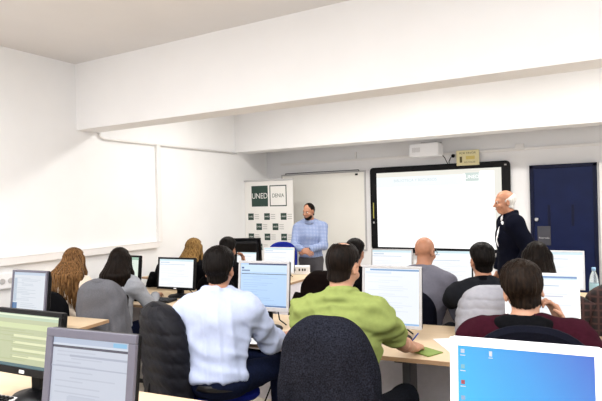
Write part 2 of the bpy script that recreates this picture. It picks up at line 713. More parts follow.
# trunking and conduits on the walls
p = PM(); p.box((XL + 0.03, 1.36, 1.125), (0.06, 8.1, 0.085), M_TRIM); p.box((XL + 0.033, 1.36, 1.165), (0.066, 8.1, 0.006), M_TRIM)
struct('trim_1', p, bevel=0.004)
p = PM(); p.box((XL + 0.022, 5.45, 1.85), (0.044, 0.075, 1.39), M_TRIM)
struct('trim_2', p, bevel=0.005)
p = PM(); p.tube([(XL + 0.022, 4.46, 2.606), (XL + 0.022, 4.47, 2.56), (XL + 0.022, 4.52, 2.535), (XL + 0.022, 7.29, 2.535)], 0.016, M_TRIM)
struct('trim_3', p)
p = PM(); p.box((-2.6, YB - 0.012, 2.37), (5.2, 0.024, 0.04), M_TRIM)
struct('trim_4', p, bevel=0.003)
p = PM(); p.box((-3.68, YB - 0.014, 2.44), (0.03, 0.028, 0.13), M_TRIM)
struct('trim_5', p, bevel=0.003)
p = PM(); p.box((0.0, YB - 0.02, 1.06), (0.14, 0.04, 2.12), M_TRIM)
p.box((XL + 0.012, 3, 0.05), (0.024, 10, 0.1), M_TRIM)
struct('trim_6', p)

# socket box on the left wall
t = thing('wall_socket', 'white double socket box on the left wall under the trunking', 'socket', (XL, 3.22, 0.86))
p = PM(); p.box((0.025, 0, 0.06), (0.05, 0.19, 0.16), M_WHITEP); p.build('back_box', t, bevel=0.006)
p = PM(); p.lathe([(0.030, 0), (0.030, 0.006), (0.024, 0.008)], M_LGREYP, n=20)
for dy in (-0.045, 0.045):
    p.build('socket_insert', t, loc=(0.05, dy, 0.06), rot=(0, PI / 2, 0))
# small junction box on the back wall
o = PM(); o.box((0, -0.02, 0), (0.12, 0.04, 0.09), M_TRIM)
tag(o.build('junction_box', loc=(-1.07, YB, 2.40), bevel=0.004), 'small white junction box on the back wall above the door side of the screen', 'junction box')

# navy door
DX0, DX1, DZ = -0.94, -0.10, 2.115
p = PM()
p.box(((DX0 + DX1) / 2, YB - 0.022, DZ / 2), (DX1 - DX0 - 0.06, 0.044, DZ - 0.03), M_DOOR)
d = struct('door_1', p, bevel=0.004)
p = PM()
for x in (DX0 + 0.02, DX1 - 0.02):
    p.box((x, YB - 0.03, DZ / 2), (0.05, 0.06, DZ), M_DOORF)
p.box(((DX0 + DX1) / 2, YB - 0.03, DZ - 0.02), (DX1 - DX0 + 0.01, 0.06, 0.05), M_DOORF)
p.build('door_frame', d, bevel=0.004)
p = PM()
for x in (-0.70, -0.40):
    p.box((x, YB - 0.046, 1.40), (0.035, 0.006, 0.30), M_DOORF)
p.build('pull_plate', d, bevel=0.002)
p = PM(); p.lathe([(0.024, 0), (0.024, 0.008), (0.011, 0.012), (0.011, 0.03), (0.026, 0.04), (0.028, 0.055), (0.018, 0.066)], M_CHROME, n=20)
p.build('door_knob', d, loc=(-0.86, YB - 0.044, 1.345), rot=(PI / 2, 0, 0))
# sign holder on the door
t = thing('door_pocket', 'dark grey plastic pocket with a printed notice on the navy door', 'notice', (-0.77, YB - 0.046, 0.98))
p = PM(); p.box((0, -0.006, 0.13), (0.17, 0.012, 0.27), mat('pocket_grey', s2l(62, 62, 70), 0.4, var=0.1, scale=12)); p.build('holder', t, bevel=0.004)
p = PM()
MT = Matrix.Translation((0, -0.0135, 0.10)) @ Matrix.Rotation(PI / 2, 4, 'X')
p.text('Reservado', 0.032, MT, mat('notice_print', (0.55, 0.55, 0.56), 0.6))
p.build('lettering', t.children[0])

# whiteboard
t = thing('whiteboard', 'plain white board in a thin metal frame on the back wall behind the standing man', 'whiteboard', (-4.347, YB, 0.821))
p = PM(); p.box((0, -0.012, 0.679), (1.63, 0.02, 1.336), mat('whiteboard_enamel', (0.84, 0.82, 0.77), 0.22, var=0.012, scale=2)); p.build('board', t)
p = PM()
for x in (-0.825, 0.825):
    p.box((x, -0.015, 0.679), (0.022, 0.03, 1.358), M_LGREYP)
for z in (0.011, 1.347):
    p.box((0, -0.015, z), (1.65, 0.03, 0.022), M_LGREYP)
p.build('frame', t, bevel=0.003)
p = PM(); p.box((0, -0.035, 1.375), (1.45, 0.012, 0.012), M_METALG)
p.tube([(-0.74, -0.005, 1.35), (-0.74, -0.035, 1.375)], 0.008, M_METALG)
p.tube([(0.72, -0.005, 1.35), (0.72, -0.035, 1.375)], 0.008, M_METALG)
p.build('rail', t)
p = PM(); p.box((0.68, -0.035, 1.30), (0.05, 0.012, 0.03), M_BLACKP); p.build('clip', t, bevel=0.003)

# interactive board with the projected page
SX0, SX1, SZ0, SZ1 = -3.412, -1.206, 0.842, 2.213
SW, SH = SX1 - SX0, SZ1 - SZ0
t = thing('projection_screen', 'large interactive screen in a black frame showing a bright white page', 'screen', ((SX0 + SX1) / 2, YB, SZ0))
p = PM()
p.rrect(SW, SH, 0.06, 0.06, M_BLACKP, c=(0, -0.03, SH / 2), bev=0.006)
p.build('frame', t)
E_PROJ = emis('projected_white', (1.0, 0.995, 0.99), 1.25)
E_PRJ2 = emis('projected_header', (0.90, 0.96, 0.97), 1.0)
E_PRJ3 = emis('projected_cream', (0.88, 0.86, 0.78), 0.95)
E_PRJT = emis('projected_text', (0.62, 0.72, 0.76), 1.0)
p = PM()
pw, ph = SW - 0.24, SH - 0.15
y0 = -0.0615


def q(x0, z0, x1, z1, m, k):
    p.face([(x0, y0 - k * 0.0008, z0), (x1, y0 - k * 0.0008, z0), (x1, y0 - k * 0.0008, z1), (x0, y0 - k * 0.0008, z1)], m)


xa, xb, za, zb = -pw / 2, pw / 2, 0.055, 0.055 + ph
p.box((0, y0 + 0.001, (za + zb) / 2), (pw, 0.002, ph), E_PRJ3)
q(xa, za, xb - 0.10, zb - 0.075, E_PROJ, 2)
q(xa, zb - 0.24, xb - 0.56, zb - 0.075, E_PRJ2, 3)
q(xb - 0.52, zb - 0.19, xb - 0.32, zb - 0.06, emis('logo_grey_green', (0.60, 0.70, 0.66), 1.0), 4)
q(xb - 0.31, zb - 0.19, xb - 0.10, zb - 0.04, E_PROJ, 4)
MT = Matrix.Translation((0, y0 - 0.0045, 0)) @ Matrix.Rotation(PI / 2, 4, 'X')
p.text('UNED', 0.075, Matrix.Translation((xb - 0.42, 0, zb - 0.125)) @ MT, E_PROJ)
p.text('DENIA', 0.05, Matrix.Translation((xb - 0.205, 0, zb - 0.11)) @ MT, E_PRJT)
p.text('BIBLIOTECA Y RECURSOS', 0.062, Matrix.Translation((-0.33, 0, zb - 0.14)) @ MT, E_PRJT)
p.build('projected_page', t)
p = PM(); p.box((-SW / 2 + 0.055, -0.064, 0.66), (0.014, 0.012, 0.26), mat('pen_yellow', (0.45, 0.42, 0.10), 0.5)); p.box((-SW / 2 + 0.055, -0.064, 0.46), (0.022, 0.012, 0.03), M_LGREYP); p.build('pen_slot', t)
p = PM(); p.box((SW / 2 - 0.06, -0.062, SH - 0.06), (0.03, 0.004, 0.02), M_LGREYP); p.build('badge', t)
p = PM(); p.box((0, -0.075, -0.012), (0.9, 0.09, 0.024), M_BLACKP); p.build('pen_tray', t, bevel=0.004)

# short-throw projector on its wall arm
t = thing('projector', 'white short-throw projector on a wall arm above the bright screen', 'projector', (-2.37, 7.92, 2.36))
p = PM(); p.rrect(0.45, 0.20, 0.26, 0.03, M_WHITEP, c=(0.01, 0, 0.06), bev=0.012)
p.build('housing', t)
p = PM(); p.box((0.06, 0.20, 0.10), (0.09, 0.32, 0.05), M_LGREYP); p.box((0.06, 0.335, 0.09), (0.20, 0.02, 0.22), M_LGREYP); p.box((0.06, 0.05, 0.165), (0.24, 0.16, 0.03), M_LGREYP)
p.build('wall_arm', t, bevel=0.004)
p = PM(); p.lathe([(0.04, 0), (0.04, 0.01), (0.03, 0.014)], M_BLACKP, n=20); p.build('lens', t, loc=(-0.12, 0.131, 0.06), rot=(-PI / 2, 0, 0))
p = PM()
for i in range(8):
    p.box((-0.16 + i * 0.016, -0.1315, 0.06), (0.005, 0.003, 0.07), M_LGREYP)
p.build('vent', t)
p = PM(); p.tube([(0.2, 0.10, 0.02), (0.24, 0.2, -0.06), (0.27, 0.27, -0.16)], 0.006, M_BLACKP, n=6); p.build('cable', t)

# cream notice above the screen, webcam bead
t = thing('paper_notice', 'cream notice board with dark lines of print above the screen', 'notice', (-1.80, YB - 0.075, 2.17))
p = PM(); p.box((0, 0.0, 0.115), (0.335, 0.03, 0.23), mat('cream_card', s2l(232, 222, 176), 0.7, var=0.03, scale=14)); p.build('board', t, bevel=0.004)
p = PM()
MT = Matrix.Translation((0, -0.0165, 0)) @ Matrix.Rotation(PI / 2, 4, 'X')
MP = mat('notice_ink', s2l(92, 82, 40), 0.7)
p.text('POR FAVOR', 0.040, Matrix.Translation((0.0, 0, 0.185)) @ MT, MP, sx=1.15)
p.text('NO TOCAR', 0.032, Matrix.Translation((0.03, 0, 0.045)) @ MT, MP)
p.box((-0.10, -0.0165, 0.09), (0.035, 0.002, 0.09), MP)
p.box((0.04, -0.0162, 0.115), (0.13, 0.002, 0.05), mat('notice_yellow', s2l(222, 204, 120), 0.7))
p.build('print', t)
t = thing('webcam', 'small black round sensor on a cable beside the cream notice', 'sensor', (-2.03, YB, 2.33))
p = PM(); p.lathe([(0.002, -0.03), (0.022, -0.022), (0.03, 0), (0.022, 0.022), (0.002, 0.03)], M_BLACKP, n=16); p.build('bead', t, loc=(0, -0.04, 0), rot=(PI / 2, 0, 0))
p = PM(); p.tube([(0, -0.02, 0), (-0.04, -0.015, -0.02), (-0.07, -0.012, -0.08), (-0.07, -0.012, -0.115)], 0.006, M_BLACKP, n=6); p.build('cable', t)

# roll-up banner
t = thing('rollup_banner', 'white roll-up banner with dark green logo squares standing in the left corner', 'banner', (-5.02, 7.55, 0), R(2))
BW, BH = 0.97, 2.05
M_BAN = mat('banner_vinyl', (0.80, 0.78, 0.75), 0.55, var=0.01, scale=3)
M_BG = mat('logo_dark_green', s2l(38, 62, 54), 0.55, var=0.05)
M_BT = mat('banner_grey_text', s2l(178, 176, 172), 0.6)
p = PM(); p.box((0, 0, 0.05), (BW + 0.06, 0.11, 0.10), M_LGREYP); p.build('base', t, bevel=0.02)
p = PM(); p.box((0, 0, BH + 0.01), (BW + 0.02, 0.03, 0.03), M_LGREYP); p.build('top_rail', t, bevel=0.006)
p = PM(); p.tube([(0, 0.03, 0.08), (0, 0.03, BH)], 0.012, M_LGREYP); p.build('pole', t)
p = PM()
p.box((0, 0, (BH + 0.1) / 2), (BW, 0.004, BH - 0.1), M_BAN)
MT = Matrix.Translation((0, -0.0045, 0)) @ Matrix.Rotation(PI / 2, 4, 'X')


def bq(x, z, w, h, m, k=1):
    y = -0.002 - 0.0008 * k
    p.face([(x - w / 2, y, z - h / 2), (x + w / 2, y, z - h / 2), (x + w / 2, y, z + h / 2), (x - w / 2, y, z + h / 2)], m)


bq(-0.175, 1.79, 0.335, 0.36, M_BG)
p.text('UNED', 0.135, Matrix.Translation((-0.175, 0, 1.79)) @ MT, M_BAN, sx=0.88)
bq(0.195, 1.79, 0.335, 0.36, M_BG)
bq(0.195, 1.79, 0.300, 0.325, M_BAN, 2)
p.text('DENIA', 0.095, Matrix.Translation((0.195, 0, 1.79)) @ MT, M_BG, sx=0.85)
for r in range(9):
    z = 1.435 - 0.175 * r
    xs = (-0.33, 0.0, 0.33) if r % 2 == 0 else (-0.165, 0.165)
    for x in xs:
        bq(x - 0.035, z, 0.115, 0.115, M_BG)
        p.text('UNED', 0.036, Matrix.Translation((x - 0.035, 0, z)) @ MT, M_BAN)
        for k in range(3):
            bq(x + 0.085, z + 0.035 - 0.035 * k, 0.09, 0.012, M_BT)
p.build('banner_sheet', t)

# ceiling luminaires
E_TUBE = emis('lit_diffuser', (1.0, 0.97, 0.92), 6.0)
for i, (x, y, wl) in enumerate([(-3.4, 1.0, 1.5), (-1.0, 0.2, 1.0), (1.2, 0.2, .8), (-3.6, -1.5, .9), (-1.0, -1.5, .9), (1.2, 1.9, .4), (-1.0, 1.4, .5),
                            (-3.9, 5.5, .60), (-2.0, 5.7, .85), (0.4, 5.7, 1.15)]):
    where = ['in the left bay behind the camera', 'above the camera', 'to the right of the camera', 'far behind the camera on the left', 'far behind the camera in the middle',
             'over the right hand seats', 'over the middle seats', 'between the beams near the left wall', 'between the beams in the middle', 'between the beams near the door'][i]
    t = thing('ceiling_light', 'white fluorescent ceiling light ' + where, 'ceiling light', (x, y, ZC), 0, 'fluorescent ceiling lights')
    p = PM(); p.box((0, 0, -0.03), (1.25, 0.30, 0.06), M_WHITEP); p.build('housing', t, bevel=0.005)
    p = PM(); p.box((0, 0, -0.066), (1.2, 0.25, 0.012), E_TUBE); p.build('diffuser', t)
    area_light('lamp', (0, 0, -0.08), (0, 0, 0), 1.2, 0.25, LAMP_W * wl, (0.985, 0.985, 0.99) if y < 4 else (1.0, 0.98, 0.925), t)

# ------------------------------------------------------------------ tables
TR = R(7.0)          # the rows of tables stand a little askew to the back wall


def table(label, x0, x1, y0, depth, legs, panel=True, ztop=0.76, rz=TR):
    """(x0, y0) front-left corner of the top; local x along the row, y to the back"""
    w = x1 - x0
    t = thing('computer_table', label, 'table', (x0, y0, 0), rz, 'classroom tables')
    p = PM(); p.box((w / 2, depth / 2, ztop - 0.0125), (w - 0.006, depth - 0.006, 0.025), M_WOOD); top = p.build('tabletop', t)
    p = PM()
    for c, d in (((w / 2, 0.0015, ztop - 0.013), (w, 0.003, 0.0245)), ((w / 2, depth - 0.0015, ztop - 0.013), (w, 0.003, 0.0245)),
                 ((0.0015, depth / 2, ztop - 0.013), (0.003, depth, 0.0245)), ((w - 0.0015, depth / 2, ztop - 0.013), (0.003, depth, 0.0245))):
        p.box(c, d, M_EDGE)
    p.build('edge_band', top)
    for lx in legs:
        p = PM()
        p.box((lx, depth / 2, 0.025), (0.06, depth - 0.1, 0.05), M_METALG)
        p.box((lx, depth / 2, (ztop - 0.025) / 2), (0.05, 0.28, ztop - 0.075), M_METALG)
        p.box((lx, depth / 2, ztop - 0.04), (0.05, depth - 0.14, 0.03), M_METALG)
        p.build('leg', t, bevel=0.004)
    if panel:
        p = PM(); p.box((w / 2, depth * 0.60, 0.46), (w - 0.16, 0.018, 0.52), M_PANEL); p.build('modesty_panel', t)
    return t


T_A = table('beech table nearest the camera carrying the large white and grey monitors', -3.15, 0.75, 0.90, 0.80, (0.1, 1.3, 2.6, 3.8))
T_B = table('beech table by the left wall with the small silver monitor on it', -5.3, -3.40, 1.90, 0.78, (0.1, 1.75))
T_C = table('long beech table where the men in pale blue, green and maroon work', -2.72, 0.95, 2.72, 0.86, (0.1, 1.65, 2.0, 3.55))
T_D = table('beech table of the two young women by the left wall', -5.25, -3.15, 3.27, 0.90, (0.1, 2.1))
T_E = table('beech table in front of the bald man and the man in the dark polo', -2.35, 1.0, 4.52, 0.82, (0.1, 1.7, 3.2))
T_F = table('beech table with grey end panel near the standing man in the light blue shirt', -5.2, -3.12, 4.83, 1.12, (0.1,), rz=0.0)
p = PM(); p.box((2.06, 0.56, 0.366), (0.025, 1.06, 0.73), M_PANEL); p.build('end_panel', T_F)
TAB = {'A': T_A, 'B': T_B, 'C': T_C, 'D': T_D, 'E': T_E, 'F': T_F}

# ------------------------------------------------------------------ monitors
E_CACHE = {}


def EM(r, g, b, st=1.0):
    k = (r, g, b, st)
    if k not in E_CACHE:
        E_CACHE[k] = emis('screen_tone_%d_%d_%d' % (r, g, b), s2l(r, g, b), st)
    return E_CACHE[k]


def wallpaper():
    if 'desktop_wallpaper' in MATS:
        return MATS['desktop_wallpaper']
    m = emis('desktop_wallpaper', (0, 0.3, 0.8), 1.0)
    nt = m.node_tree
    b = nt.nodes['Principled BSDF']
    tc = nt.nodes.new('ShaderNodeTexCoord')
    sp = nt.nodes.new('ShaderNodeSeparateXYZ')
    nt.links.new(tc.outputs['Object'], sp.inputs[0])
    a = nt.nodes.new('ShaderNodeMath'); a.operation = 'MULTIPLY_ADD'
    a.inputs[1].default_value = 1.75; a.inputs[2].default_value = 0.42
    nt.links.new(sp.outputs['X'], a.inputs[0])
    c = nt.nodes.new('ShaderNodeMath'); c.operation = 'MULTIPLY_ADD'
    c.inputs[1].default_value = 1.1
    nt.links.new(sp.outputs['Z'], c.inputs[0])
    nt.links.new(a.outputs[0], c.inputs[2])
    r = nt.nodes.new('ShaderNodeValToRGB')
    r.color_ramp.elements[0].position = 0.15
    r.color_ramp.elements[0].color = s2l(38, 190, 246) + (1,)
    r.color_ramp.elements[1].position = 1.0
    r.color_ramp.elements[1].color = s2l(62, 88, 205) + (1,)
    e = r.color_ramp.elements.new(0.55)
    e.color = s2l(42, 158, 240) + (1,)
    nt.links.new(c.outputs[0], r.inputs['Fac'])
    nt.links.new(r.outputs['Color'], b.inputs['Emission Color'])
    return m


def page(kind):
    """list of (u0, v0, u1, v1, material): u to the right, v up, 0..1"""
    L = []
    rg = random.Random(kind)
    if kind == 'blue':
        bg = EM(186, 216, 250)
        L += [(0.17, .965, 1, 1, EM(58, 70, 110)), (0, .80, 1, .965, EM(204, 228, 252)), (.02, .87, .07, .91, EM(60, 90, 150)), (.02, .815, .20, .845, EM(100, 130, 170)),
              (.02, .745, 1, .76, EM(70, 82, 108)), (0, 0, 1, .035, EM(96, 128, 176))]
        ln = EM(172, 203, 241)
        r0, r1 = .70, .06
    elif kind == 'paleblue':
        bg = EM(243, 248, 254)
        L += [(.10, .955, 1, .985, EM(120, 160, 205)), (0, .0, 1, .03, EM(150, 190, 232)), (.02, .90, .5, .94, EM(222, 232, 246))]
        ln = EM(234, 240, 249)
        r0, r1 = .86, .08
    elif kind == 'green':
        bg = EM(186, 193, 153)
        L += [(0, .90, 1, 1, EM(186, 206, 178)), (0, .955, 1, .985, EM(226, 236, 206)), (0, 0, 1, .06, EM(56, 98, 108)), (0, .72, 1, .82, EM(206, 216, 166))]
        for k in range(4):
            L.append((.30, .56 - .13 * k, .86, .61 - .13 * k, EM(222, 226, 184)))
        ln = EM(178, 186, 140)
        r0, r1 = .70, .10
    elif kind == 'grey':
        bg = EM(196, 202, 216)
        L += [(0, .93, 1, 1, EM(176, 188, 210)), (.80, .935, .97, .985, EM(132, 186, 222)), (0, .875, 1, .905, EM(60, 58, 78)), (0, .905, 1, .93, EM(204, 212, 226)),
              (.24, .775, 1, .80, EM(166, 172, 190)), (0, .645, 1, .66, EM(170, 176, 194)), (.24, .10, 1, .30, EM(186, 193, 208))]
        ln = EM(184, 190, 205)
        r0, r1 = .84, .06
    elif kind == 'silver':
        bg = EM(214, 220, 228)
        L += [(0, .93, 1, 1, EM(190, 204, 222)), (0, 0, .14, .22, EM(60, 110, 160)), (0, 0, 1, .05, EM(90, 140, 185)), (.02, .25, .11, .85, EM(178, 192, 208))]
        ln = EM(196, 204, 214)
        r0, r1 = .86, .10
    elif kind == 'greenlist':
        bg = EM(226, 238, 226)
        L += [(0, .90, 1, 1, EM(160, 196, 176))]
        ln = EM(196, 216, 200)
        r0, r1 = .84, .06
    else:
        bg = EM(250, 252, 254)
        L += [(0, .93, 1, 1, EM(212, 236, 244)), (0, .70 if kind == 'white2' else .80, .75, .715 if kind == 'white2' else .815, EM(186, 206, 226)), (.03, .86, .30, .90, EM(208, 222, 236))]
        if kind == 'toolbar':
            L += [(0, .955, 1, .985, EM(116, 146, 200)), (0, .60, .8, .615, EM(196, 200, 220))]
        ln = EM(238, 243, 249)
        r0, r1 = .66, .06
    v = r0
    while v > r1:
        u = .06 if rg.random() < .5 else .26
        L.append((u, v - .016, min(.96, u + rg.uniform(.25, .66)), v, ln))
        v -= rg.choice((.035, .045, .07))
    return bg, L


def monitor(label, x, y, rz, w, h, ztop, content, bez, rear, foot, bw=0.018, bb=None, tilt=-6, zbase=0.76, lamp=True, desktop=False, deep=0.045):
    bb = bw if bb is None else bb
    t = thing('computer_monitor', label, 'monitor', (x, y, zbase), rz, 'computer monitors')
    zc = ztop - h / 2 - zbase
    rot = (R(tilt), 0, 0)
    L = (0, 0, zc)
    p = PM()
    p.rrect(w, h, 0.02, 0.012, rear, c=(0, 0.022, 0), bev=0.004)
    p.rrect(w * .86, h * .84, deep, 0.03, rear, c=(0, 0.03 + deep / 2, 0), bev=0.014)
    p.build('housing', t, L, rot)
    # front frame
    p = PM()
    zt, zb = h / 2, -h / 2
    p.box((0, 0.004, zt - bw / 2), (w, 0.016, bw), bez)
    p.box((0, 0.004, zb + bb / 2), (w, 0.016, bb), bez)
    for s in (-1, 1):
        p.box((s * (w / 2 - bw / 2), 0.004, (bb - bw) / 2), (bw, 0.016, h - bw - bb), bez)
    bz = p.build('bezel', t, L, rot, bevel=0.003)
    sw, sh, sz = w - 2 * bw, h - bw - bb, (bb - bw) / 2
    p = PM()
    bg, items = (wallpaper(), []) if desktop else page(content)
    p.face([(-sw / 2, 0.004, sz - sh / 2), (sw / 2, 0.004, sz - sh / 2), (sw / 2, 0.004, sz + sh / 2), (-sw / 2, 0.004, sz + sh / 2)], bg)

    def quad(u0, v0, u1, v1, m, k=1):
        X0, X1 = (u0 - .5) * sw, (u1 - .5) * sw
        Z0, Z1 = sz + (v0 - .5) * sh, sz + (v1 - .5) * sh
        yy = 0.004 - 0.0004 * k
        p.face([(X0, yy, Z0), (X1, yy, Z0), (X1, yy, Z1), (X0, yy, Z1)], m)
    for i, it in enumerate(items):
        quad(*it, k=1 + (i % 7))
    if desktop:
        for k, c in enumerate(((196, 214, 232), (120, 190, 210), (176, 60, 70), (150, 176, 214), (190, 205, 235), (210, 220, 225))):
            quad(.022, .925 - .155 * k, .052, .965 - .155 * k, EM(*c), 2)
            quad(.016, .898 - .155 * k, .058, .908 - .155 * k, EM(206, 226, 240), 2)
        quad(.245, .915, .268, .965, EM(226, 234, 238), 2)
        quad(.24, .895, .273, .903, EM(206, 226, 240), 2)
        for (a, b) in ((.64, .30), (.735, .30), (.64, .165), (.735, .165)):
            quad(a, b, a + .085, b + .12, EM(120, 205, 250), 2)
    p.build('screen', t, L, rot)
    # stand
    p = PM()
    p.box((0, 0.07, zc * 0.5), (0.07, 0.035, zc), foot)
    p.box((0, 0.055, zc), (0.11, 0.05, 0.10), foot)
    p.build('stand', t, bevel=0.008)
    p = PM()
    p.lathe([(0.118, 0.0), (0.12, 0.006), (0.11, 0.016), (0.06, 0.022), (0.035, 0.034)], foot, c=(0, 0.05, 0), n=28, sx=1.0, sy=0.85)
    p.build('base', t)
    if lamp:
        p = PM()
        p.box((0, -0.0055, zb + bb / 2), (w * .07, 0.002, bb * .42), M_WHITEP)
        p.build('badge', bz)
    # cable at the back
    p = PM(); p.tube([(0.04, 0.075, zc - h * .3), (0.05, 0.12, zc * .5), (0.06, 0.14, 0.05), (0.10, 0.17, 0.008)], 0.005, M_BLACKP, n=6); p.build('cable', t)
    return t


M_IMAC = mat('glossy_white_plastic', (0.90, 0.90, 0.93), 0.22, var=0.01)
monitor('big white-framed monitor with a blue desktop, nearest the camera', -0.213, 1.60, R(6), 0.405, 0.36, 1.262, '', M_IMAC, M_IMAC, M_IMAC, bw=0.023, bb=0.045, tilt=-5, desktop=True, lamp=False)
monitor('grey-framed monitor showing a grey web page, in front of the black puffer jacket', -1.545, 1.18, R(8), 0.395, 0.36, 1.252, 'grey', M_GREYP, M_BLACKP, M_BLACKP, bw=0.030, bb=0.05, tilt=-7, lamp=False)
monitor('black widescreen monitor with a greenish page at the left edge', -2.42, 1.51, R(5), 0.475, 0.305, 1.190, 'green', M_BLACKP, M_BLACKP, M_BLACKP, bw=0.022, bb=0.034, tilt=-7, deep=0.04)
monitor('small silver monitor on the left wall table with a pale page and blue corner', -3.60, 2.28, R(6), 0.355, 0.325, 1.232, 'silver', M_GREYP, M_BLACKP, M_BLACKP, bw=0.016, bb=0.03)
monitor('black monitor half hidden behind the dark-haired young woman', -4.31, 3.78, R(4), 0.40, 0.31, 1.17, 'greenlist', M_BLACKP, M_BLACKP, M_BLACKP, bw=0.02)
monitor('black-framed monitor with a white page left of the pale blue sweater', -3.70, 3.88, R(6), 0.45, 0.315, 1.155, 'white', M_BLACKP, M_BLACKP, M_BLACKP, bw=0.018, bb=0.024)
monitor('silver-framed monitor with a light blue page in front of the pale blue sweater', -2.145, 3.13, R(8), 0.405, 0.355, 1.258, 'blue', M_LGREYP, M_BLACKP, M_BLACKP, bw=0.018, bb=0.03)
monitor('light-framed monitor with a nearly white page in front of the green shirt', -1.225, 3.26, R(6), 0.395, 0.40, 1.245, 'paleblue', M_LGREYP, M_BLACKP, M_BLACKP, bw=0.017, bb=0.022)
monitor('white-framed monitor with a toolbar page in front of the man in maroon', -0.345, 3.44, R(6), 0.41, 0.345, 1.217, 'toolbar', M_WHITEP, M_WHITEP, M_LGREYP, bw=0.014, bb=0.02)
monitor('slim monitor with a white page left of the bald man', -1.86, 4.98, R(6), 0.42, 0.33, 1.185, 'white', M_LGREYP, M_BLACKP, M_BLACKP, bw=0.012)
monitor('monitor with a white page between the bald man and the man in the dark polo', -1.30, 5.0, R(6), 0.44, 0.33, 1.19, 'white2', M_BLACKP, M_BLACKP, M_BLACKP, bw=0.012)
monitor('white-framed monitor in front of the navy door', -0.40, 5.02, R(4), 0.47, 0.33, 1.205, 'white', M_WHITEP, M_WHITEP, M_LGREYP, bw=0.014)
monitor('white monitor on the far table, left of the standing man', -3.40, 5.30, R(5), 0.41, 0.30, 1.14, 'white', M_WHITEP, M_BLACKP, M_BLACKP, bw=0.010)
monitor('small bright monitor mostly hidden behind the raised hand', -3.86, 5.28, R(5), 0.30, 0.27, 1.08, 'white', M_BLACKP, M_BLACKP, M_BLACKP, bw=0.012)
# far table: a black monitor turned away
t = monitor('large black monitor seen from behind in front of the banner', -4.22, 5.74, R(205), 0.46, 0.33, 1.215, 'white', M_BLACKP, M_BLACKP, M_BLACKP, bw=0.02, tilt=-14, deep=0.09, lamp=False)

# ------------------------------------------------------------------ keyboards, papers and small things on the tables


def keyboard(label, x, y, rz, body, keys, z=0.76):
    t = thing('keyboard', label, 'keyboard', (x, y, z), rz, 'keyboards')
    p = PM(); p.rrect(0.44, 0.155, 0.018, 0.012, body, c=(0, 0, 0.010), axis='Z', bev=0.004)
    p.build('body', t)
    p = PM()
    for r in range(5):
        n = 15 if r else 6
        if r:
            for i in range(n):
                p.box((-0.2 + 0.0285 * i, -0.055 + 0.026 * r, 0.0225), (0.022, 0.020, 0.008), keys, taper=0.8)
        else:
            for i, wd_ in ((-0.18, .035), (-0.13, .03), (-0.03, .13), (0.07, .03), (0.12, .03), (0.18, .03)):
                p.box((i, -0.055, 0.0225), (wd_, 0.020, 0.008), keys, taper=0.9)
    p.build('keys', t)
    return t


keyboard('pale grey keyboard with black keys at the bottom left', -2.65, 1.385, R(7), M_LGREYP, M_BLACKP)
keyboard('dark keyboard in front of the light blue page monitor', -2.09, 2.99, R(10), M_BLACKP, M_DGREYP)
keyboard('dark keyboard on the young women\'s table below the black-framed white page', -3.78, 3.66, R(8), M_BLACKP, M_DGREYP)


def sheet(label, x, y, rz, m, w=0.21, h=0.297, z=0.7605, name='paper_sheet', cat='paper', th=0.0012):
    p = PM()
    n = 6
    rings = []
    for i in range(n + 1):
        u = i / n
        rings.append([(-w / 2 + w * u, -h / 2, 0.0012 * math.sin(3 * u)), (-w / 2 + w * u, h / 2, 0.0012 * math.sin(3 * u + 1)),
                      (-w / 2 + w * u, h / 2, th + 0.0012 * math.sin(3 * u + 1)), (-w / 2 + w * u, -h / 2, th + 0.0012 * math.sin(3 * u))])
    p.grid(rings, m, True, True, True, smooth=False)
    return tag(p.build(name, loc=(x, y, z + 0.001), rot=(0, 0, rz)), label, cat)


sheet('white paper lying on the table at the right of the green notebook', -0.80, 3.33, R(35), M_PAPER, 0.25, 0.33)
sheet('white paper under the forearm of the man in pale blue', -2.10, 2.86, R(20), M_PAPER, 0.24, 0.2)
sheet('white paper at the far right end of the back row table', 0.12, 5.05, R(20), M_PAPER)
o = sheet('small green notebook under the hand of the man in green', -0.955, 3.09, R(-24), mat('green_paper', s2l(122, 142, 70), 0.7, var=0.08, scale=25), 0.16, 0.13, name='notebook', cat='notebook', th=0.006)
p = PM(); p.box((-0.075, 0, 0.0075), (0.012, 0.12, 0.002), M_PAPER); p.build('spine', o)
# folded white card box on the far table
t = thing('card_box', 'small white box with dark marks on the far table by the standing man', 'box', (-3.42, 5.78, 0.76), R(24))
p = PM(); p.box((0, 0, 0.05), (0.30, 0.16, 0.10), M_WHITEP); p.build('body', t, bevel=0.006)
p = PM()
for x in (-0.03, 0.03, 0.07, 0.10):
    p.box((x, -0.0808, 0.06), (0.02, 0.002, 0.03), M_DGREYP)
p.build('marks', t)
# water bottle
t = thing('water_bottle', 'clear plastic water bottle on the back row table in front of the navy door', 'bottle', (-0.10, 5.02, 0.76))
mb = bpy.data.materials.new('bottle_plastic'); mb.use_nodes = True
b = mb.node_tree.nodes['Principled BSDF']
b.inputs['Base Color'].default_value = (0.80, 0.90, 0.95, 1); b.inputs['Roughness'].default_value = 0.12
b.inputs['Transmission Weight'].default_value = 0.75; b.inputs['IOR'].default_value = 1.2
p = PM(); p.lathe([(0.03, 0.0), (0.034, 0.005), (0.034, 0.06), (0.031, 0.075), (0.034, 0.09), (0.034, 0.20), (0.028, 0.24), (0.014, 0.275), (0.013, 0.29)], mb, n=24); p.build('body', t)
p = PM(); p.lathe([(0.0355, 0.11), (0.0358, 0.112), (0.0358, 0.18), (0.0355, 0.182)], mat('bottle_label', s2l(170, 205, 215), 0.5), n=24, caps=False); p.build('label_band', t)
p = PM(); p.lathe([(0.016, 0.285), (0.016, 0.31), (0.013, 0.312)], mat('bottle_cap', s2l(150, 190, 225), 0.4), n=20); p.build('cap', t)
